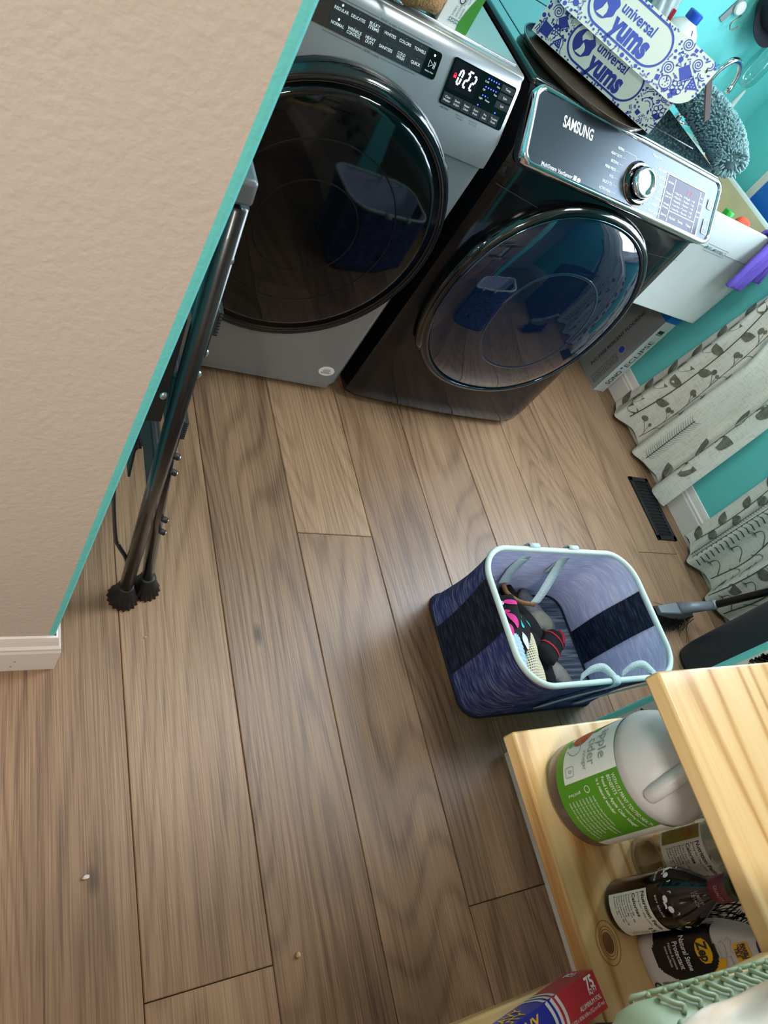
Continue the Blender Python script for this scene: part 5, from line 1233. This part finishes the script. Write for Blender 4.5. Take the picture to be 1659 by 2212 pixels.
# dark soy bottle
SOY = mat('dark_soy_bottle', '#120a0a', rough=.10, coat=.15, spec=.35); CAPR = mat('maroon_cap', '#5a1a2c', rough=.4)
sy = empty('soy_sauce_bottle', (.880, -.081, ZS), 0, 'dark soy sauce bottle with a white nutrition label and maroon neck', 'bottle'); sy.scale = (1, 1, .82)
MB().lathe([(.028, 0), (.034, .003), (.0365, .010), (.0365, .118), (.0375, .126), (.036, .142), (.030, .162), (.021, .182), (.0145, .196), (.0125, .206), (.0125, .216)], 40).build('bottle_body', SOY, sy, smooth=True)
MB().lathe([(.0155, .204), (.0165, .207), (.0165, .232), (.015, .235)], 24).build('neck_band', CAPR, sy, smooth=True, auto=40)
MB().lathe([(.016, .235), (.0165, .238), (.0165, .246), (.013, .249), (.001, .2492)], 24).build('cap', mat('green_cap_dark', '#22382c', rough=.4), sy, smooth=True, auto=40)
d = Decal()
for k in range(7): d.disc(.009*cos(k*.9), .009*sin(k*.9), .003, 7)
d.build('cap_print', WHITEINK, sy, lambda u, v: (u, v, .2497))
LF = radians(194)
d = Decal(); d.rect(-.030, .034, .018, .104, 16); d.build('label', LWH, sy, cmap((0, 0, 0), .0365, LF, .0008))
d = Decal(); nutrition(d, .002, .103, .062, .082, '15'); d.build('label_lettering', DKINK, sy, cmap((0, 0, 0), .0365, LF, .0014))
def soyprof(z): return .0375 if z < .126 else (.036 if z < .142 else (.036-(z-.142)*.30 if z < .162 else .030-(z-.162)*.45))
def soym(a0): return lambda u, v: ((soyprof(v)+.0008)*cos(a0+u/.036), (soyprof(v)+.0008)*sin(a0+u/.036), v)
for a0 in (LF-.15, LF+1.15, LF-1.35):
    d = Decal(); d.stroke([(-.016, .128), (.016, .128), (.015, .150), (-.015, .150)], .0014, True)
    for q in ((-.007, .139), (.006, .142), (.0, .134)): d.disc(q[0], q[1], .0045, 8)
    d.text('SOY SAUCE', 0, .1225, .005, fit=.026); d.build('shoulder_print', WHITEINK, sy, soym(a0))
d = Decal(); d.text('L1 BEST BY', 0, .186, .006, fit=.018); d.text('12/14/26', 0, .180, .006, fit=.016); d.build('date_print', mat('date_ink', '#a9a9a9', rough=.5), sy, lambda u, v: ((.0215-(v-.180)*.45+.001)*cos(LF+u/.02), (.0215-(v-.180)*.45+.001)*sin(LF+u/.02), v))
d = Decal(); d.text('KIKKOMAN'[:0] or 'QUALITY', 0, .220, .008, fit=.02); d.build('neck_print', mat('pink_ink', '#b98a98', rough=.5), sy, cmap((0, 0, 0), .0166, LF, .0008))

# stone protectant bottle
MARB = mat('white_marble_label', '#c9c9cc', rough=.35, var=.12, vscale=9); BKL = mat('black_label', '#0d0e12', rough=.35); YEL = mat('yellow_label', '#e0b21c', rough=.4)
zp = empty('stone_cleaner_bottle', (.908, -.154, ZS), radians(4), 'white bottle of stone protectant with black and yellow label and blue cap', 'bottle'); zp.scale = (1, 1, .86)
def sup(a, b, n=36, e=3.2):
    return [(math.copysign(abs(cos(2*pi*k/n))**(2/e), cos(2*pi*k/n))*a, math.copysign(abs(sin(2*pi*k/n))**(2/e), sin(2*pi*k/n))*b) for k in range(n)]
ZPR = ((.0, .022, .033), (.004, .026, .037), (.02, .028, .040), (.12, .028, .040), (.15, .027, .037), (.175, .025, .031), (.20, .020, .023), (.212, .017, .018), (.222, .016, .016))
MB().loft([[(x, y, z) for x, y in sup(a, b)] for z, a, b in ZPR]).build('bottle_body', MARB, zp, smooth=True)
MB().lathe([(.019, .214), (.020, .217), (.020, .250), (.018, .253)], 28).build('cap', mat('navy_cap', '#101c6e', rough=.4), zp, smooth=True, auto=40)
def zb_(z):
    for (za, a, b), (zc, c, e) in zip(ZPR, ZPR[1:]):
        if za <= z <= zc: t = (z-za)/(zc-za); return a+(c-a)*t, b+(e-b)*t
    return ZPR[-1][1:]
def zmap(off):     # broad face looking to -x; u to the viewer's right (-y)
    def F(u, v):
        u *= .77; a, b = zb_(v); y = max(-b*.999, min(b*.999, -u)); x = -a*(1-abs(y/b)**3.2)**(1/3.2); return (x-off, y, v)
    return F
d = Decal(); P = [(-.046, .040), (.012, .036), (.030, .060), (.036, .10), (.030, .120), (.0, .142), (-.030, .158), (-.046, .150)]
G_ = []
fillgrid(d, -.049, .034, .034, .162, lambda u, v: ((u+.012)/.040)**2+((v-.092)/.062)**2 < 1 or (u < -.02 and .04 < v < .15)); d.build('black_label', BKL, zp, zmap(.0008))
d = Decal(); fillgrid(d, -.0, .046, .09, .165, lambda u, v: 1.0 < ((u+.012)/.040)**2+((v-.092)/.062)**2 < 1.45 and u > -.01 and v > .092); fillgrid(d, -.018, .008, .180, .202, lambda u, v: True, 8); d.build('yellow_label', YEL, zp, zmap(.0007))
d = Decal(); fillgrid(d, -.034, .004, .116, .146, lambda u, v: ((u+.014)/.019)**2+((v-.131)/.014)**2 < 1, 30); d.build('maker_oval', YEL, zp, zmap(.0012))
d = Decal(); d.text('Zep', -.014, .131, .024, bold=.03, fit=.030); d.build('oval_lettering', DKINK, zp, zmap(.0018))
d = Decal(); d.text('Natural Stone', -.014, .098, .014, bold=.01, fit=.052); d.text('Protectant', -.012, .083, .014, bold=.01, fit=.042); d.text('Polishes & protects', -.012, .071, .007, fit=.04); d.text('stone surfaces', -.012, .063, .007, fit=.032)
d.build('label_lettering', WHITEINK, zp, zmap(.0018))
d = Decal(); d.text('MARBLE', -.005, .196, .008, bold=.04, fit=.022); d.text('COUNTER', -.005, .190, .008, bold=.04, fit=.022); d.text('TILE', -.005, .184, .008, bold=.04, fit=.014)
rnd = random.Random(4); v_ = .028
for k in range(17): w_ = rnd.choice((.0006, .0011, .0016)); d.rect(.026, .042, v_, v_+w_); v_ += w_+.0012
d.text('MADE IN', .036, .080, .006, fit=.016, bold=.03); d.text('USA', .036, .073, .009, fit=.016, bold=.04); d.ring(.034, .016, .007, .003, 18); d.disc(.034, .016, .0025, 8)
d.build('small_print', DKINK, zp, zmap(.0012))
d = Decal()
for k in range(3): d.stroke([(-.03+.07*t/12+.006*sin(t*1.7+k), .15+.012*k+.02*t/12+.004*sin(t*2.3+k*2)) for t in range(13)], .0006)
d.build('marble_veins', mat('vein_grey', '#8d8d92', rough=.5), zp, zmap(.0006))
tag(MB().lathe([(.004, 0), (.034, 0), (.036, .004), (.036, .20), (.034, .205), (.02, .205)], 28, (.955, -.285, ZS)).build('paper_roll', mat('pale_roll', '#c3c6c9', rough=.6), smooth=True, auto=50), 'pale roll standing on the lower shelf behind the green basket', 'roll')

# aluminium foil box and a navy box beside it
fx = empty('foil_box', (.748, -.150, ZS), radians(8), 'blue and red aluminum foil box lying on the lower shelf', 'box')
RED = mat('red_card', '#b0303c', rough=.35); BLU = mat('royal_blue_card', '#1c2f9a', rough=.35); SLV = mat('silver_print', '#c9cdd2', rough=.4)
fxb = multi('carton', MB().box(-.31, -.078, -.0215, .0215, 0, .046).box(-.078, 0, -.0215, .0215, 0, .046), [BLU, RED], lambda c, n: 1 if c.x > -.079 and n.x > -.5 else 0, fx)
mT = lambda o_: pmap((0, 0, .046), (1, 0, 0), (0, 1, 0), o_); mS = lambda o_: pmap((0, .0215, .023), (1, 0, 0), (0, 0, -1), o_)
for mm in (mT, mS):
    d = Decal()
    for k in range(3): d.stroke([(-.090+k*.0085+.006*cos((q/8-.5)*3), -.0213+.0426*q/8) for q in range(9)], .0045)
    d.build('silver_stripes', SLV, fxb, mm(.0005))
d = Decal(); d.text('75', -.014, .0125, .019, bold=.03, fit=.014); d.text('SQ FT', -.0135, .0035, .0075, bold=.02, fit=.015); d.text('ALUMINUM FOIL', -.024, -.006, .0075, fit=.040); d.text('16.66 YDS x 18 IN / 6.96 m (15.2 m x 457 mm)', -.036, -.0135, .006, fit=.066)
d.build('lettering', WHITEINK, fxb, mT(.0006))
d = Decal(); d.text('75', -.014, .008, .016, bold=.03, fit=.012); d.text('SQ FT', -.0135, -.002, .007, bold=.02, fit=.014); d.build('lettering', WHITEINK, fxb, mS(.0006))
for mm in (mT, mS):
    d = Decal(); d.text('HEAVY', -.135, .008, .024, bold=.02, fit=.058); d.text('DUTY', -.138, -.011, .024, bold=.02, fit=.046); d.text('FOIL', -.22, 0, .04, bold=.02, fit=.07); d.build('yellow_lettering', mat('yellow_print', '#d8b23a', rough=.4), fxb, mm(.0006))
nb_ = empty('wrap_box', (.768, -.212, ZS), radians(5), 'navy box with a metal cutter edge beside the foil box', 'box')
MB().box(-.30, 0, -.022, .022, 0, .040).build('carton', mat('navy_card', '#141c44', rough=.4), nb_, bevel=.0008)
mb = MB(); 
for k in range(40): mb.add([(-.29+k*.007, .022, .034), (-.283+k*.007, .022, .034), (-.2865+k*.007, .0245, .040)], [(0, 1, 2)])
t_ = mb.build('cutter_teeth', RIV, nb_); t_['kind'] = 'stuff'

# sage green embossed box with a white cloth thrown over it, upper shelf
GBK = mat('sage_green_plastic', '#a3b394', rough=.45)
gb = empty('sage_box', (.670, -.232, .843), radians(-5.5), 'sage green embossed plastic box on the upper shelf', 'storage box')
ARC = [(.088, 0), (.097, .012), (.100, .026), (.094, .042), (.078, .056), (.056, .066), (.030, .071), (0, .072)]
sec = ARC+[(-y, z) for y, z in ARC[-2::-1]]
def gs(x, k, dz=0): return [(x, y*k, z*(k if z > .03 else 1)) for y, z in sec]
gbb = MB().loft([gs(-.172, .80), gs(-.168, .90), gs(-.160, .97), gs(-.148, 1.), gs(.17, 1.), gs(.18, .93)]).build('box_body', GBK, gb, smooth=True, auto=60)
def gsurf(u, t, off):     # t 0..1 climbs the long side that looks towards +y
    L = t*(len(ARC)-1); i = min(int(L), len(ARC)-2); f = L-i
    y = ARC[i][0]*(1-f)+ARC[i+1][0]*f; z = ARC[i][1]*(1-f)+ARC[i+1][1]*f
    n_ = Vector((0, ARC[i+1][1]-ARC[i][1], ARC[i][0]-ARC[i+1][0])).normalized(); return Vector((u, y, z))+n_*off
for r_ in range(4):
    for k in range(15):
        u = -.142+k*.0215+(r_ % 2)*.010; t0 = .10+.215*r_
        P = [gsurf(u+.010, t0, .0), gsurf(u+.004, t0+.03, .003), gsurf(u, t0+.085, .0045), gsurf(u+.005, t0+.13, .004), gsurf(u+.012, t0+.155, .0038), gsurf(u+.0095, t0+.185, .001)]
        MB().tube(spline(P, 3), .0023, 6).build('rib', GBK, gbb, smooth=True)
CLO = mat('white_stained_cloth', '#ded9d0', rough=.9, var=.12, vscale=7, bump=.6, bscale=14, col2='#b39b7c', stretch=(1, 4.5, 1))
wc = blob((.615, -.232, .953), (.30, .112, .034), rz=radians(0), seed=52, amp=.08, n=64, rings=34)
for i_, q in enumerate(wc.v):
    k_ = .007*sin(46*q[0]+9*sin(31*q[1])+20*q[1])+.004*sin(90*q[1]-35*q[0]+5*sin(40*q[0])); wc.v[i_] = (q[0], q[1]+k_*.5, q[2]+k_)
wc = wc.build('white_cloth', CLO, smooth=True, sub=1)
tag(wc, 'crumpled white cloth with brown marks lying on the green box', 'cloth')
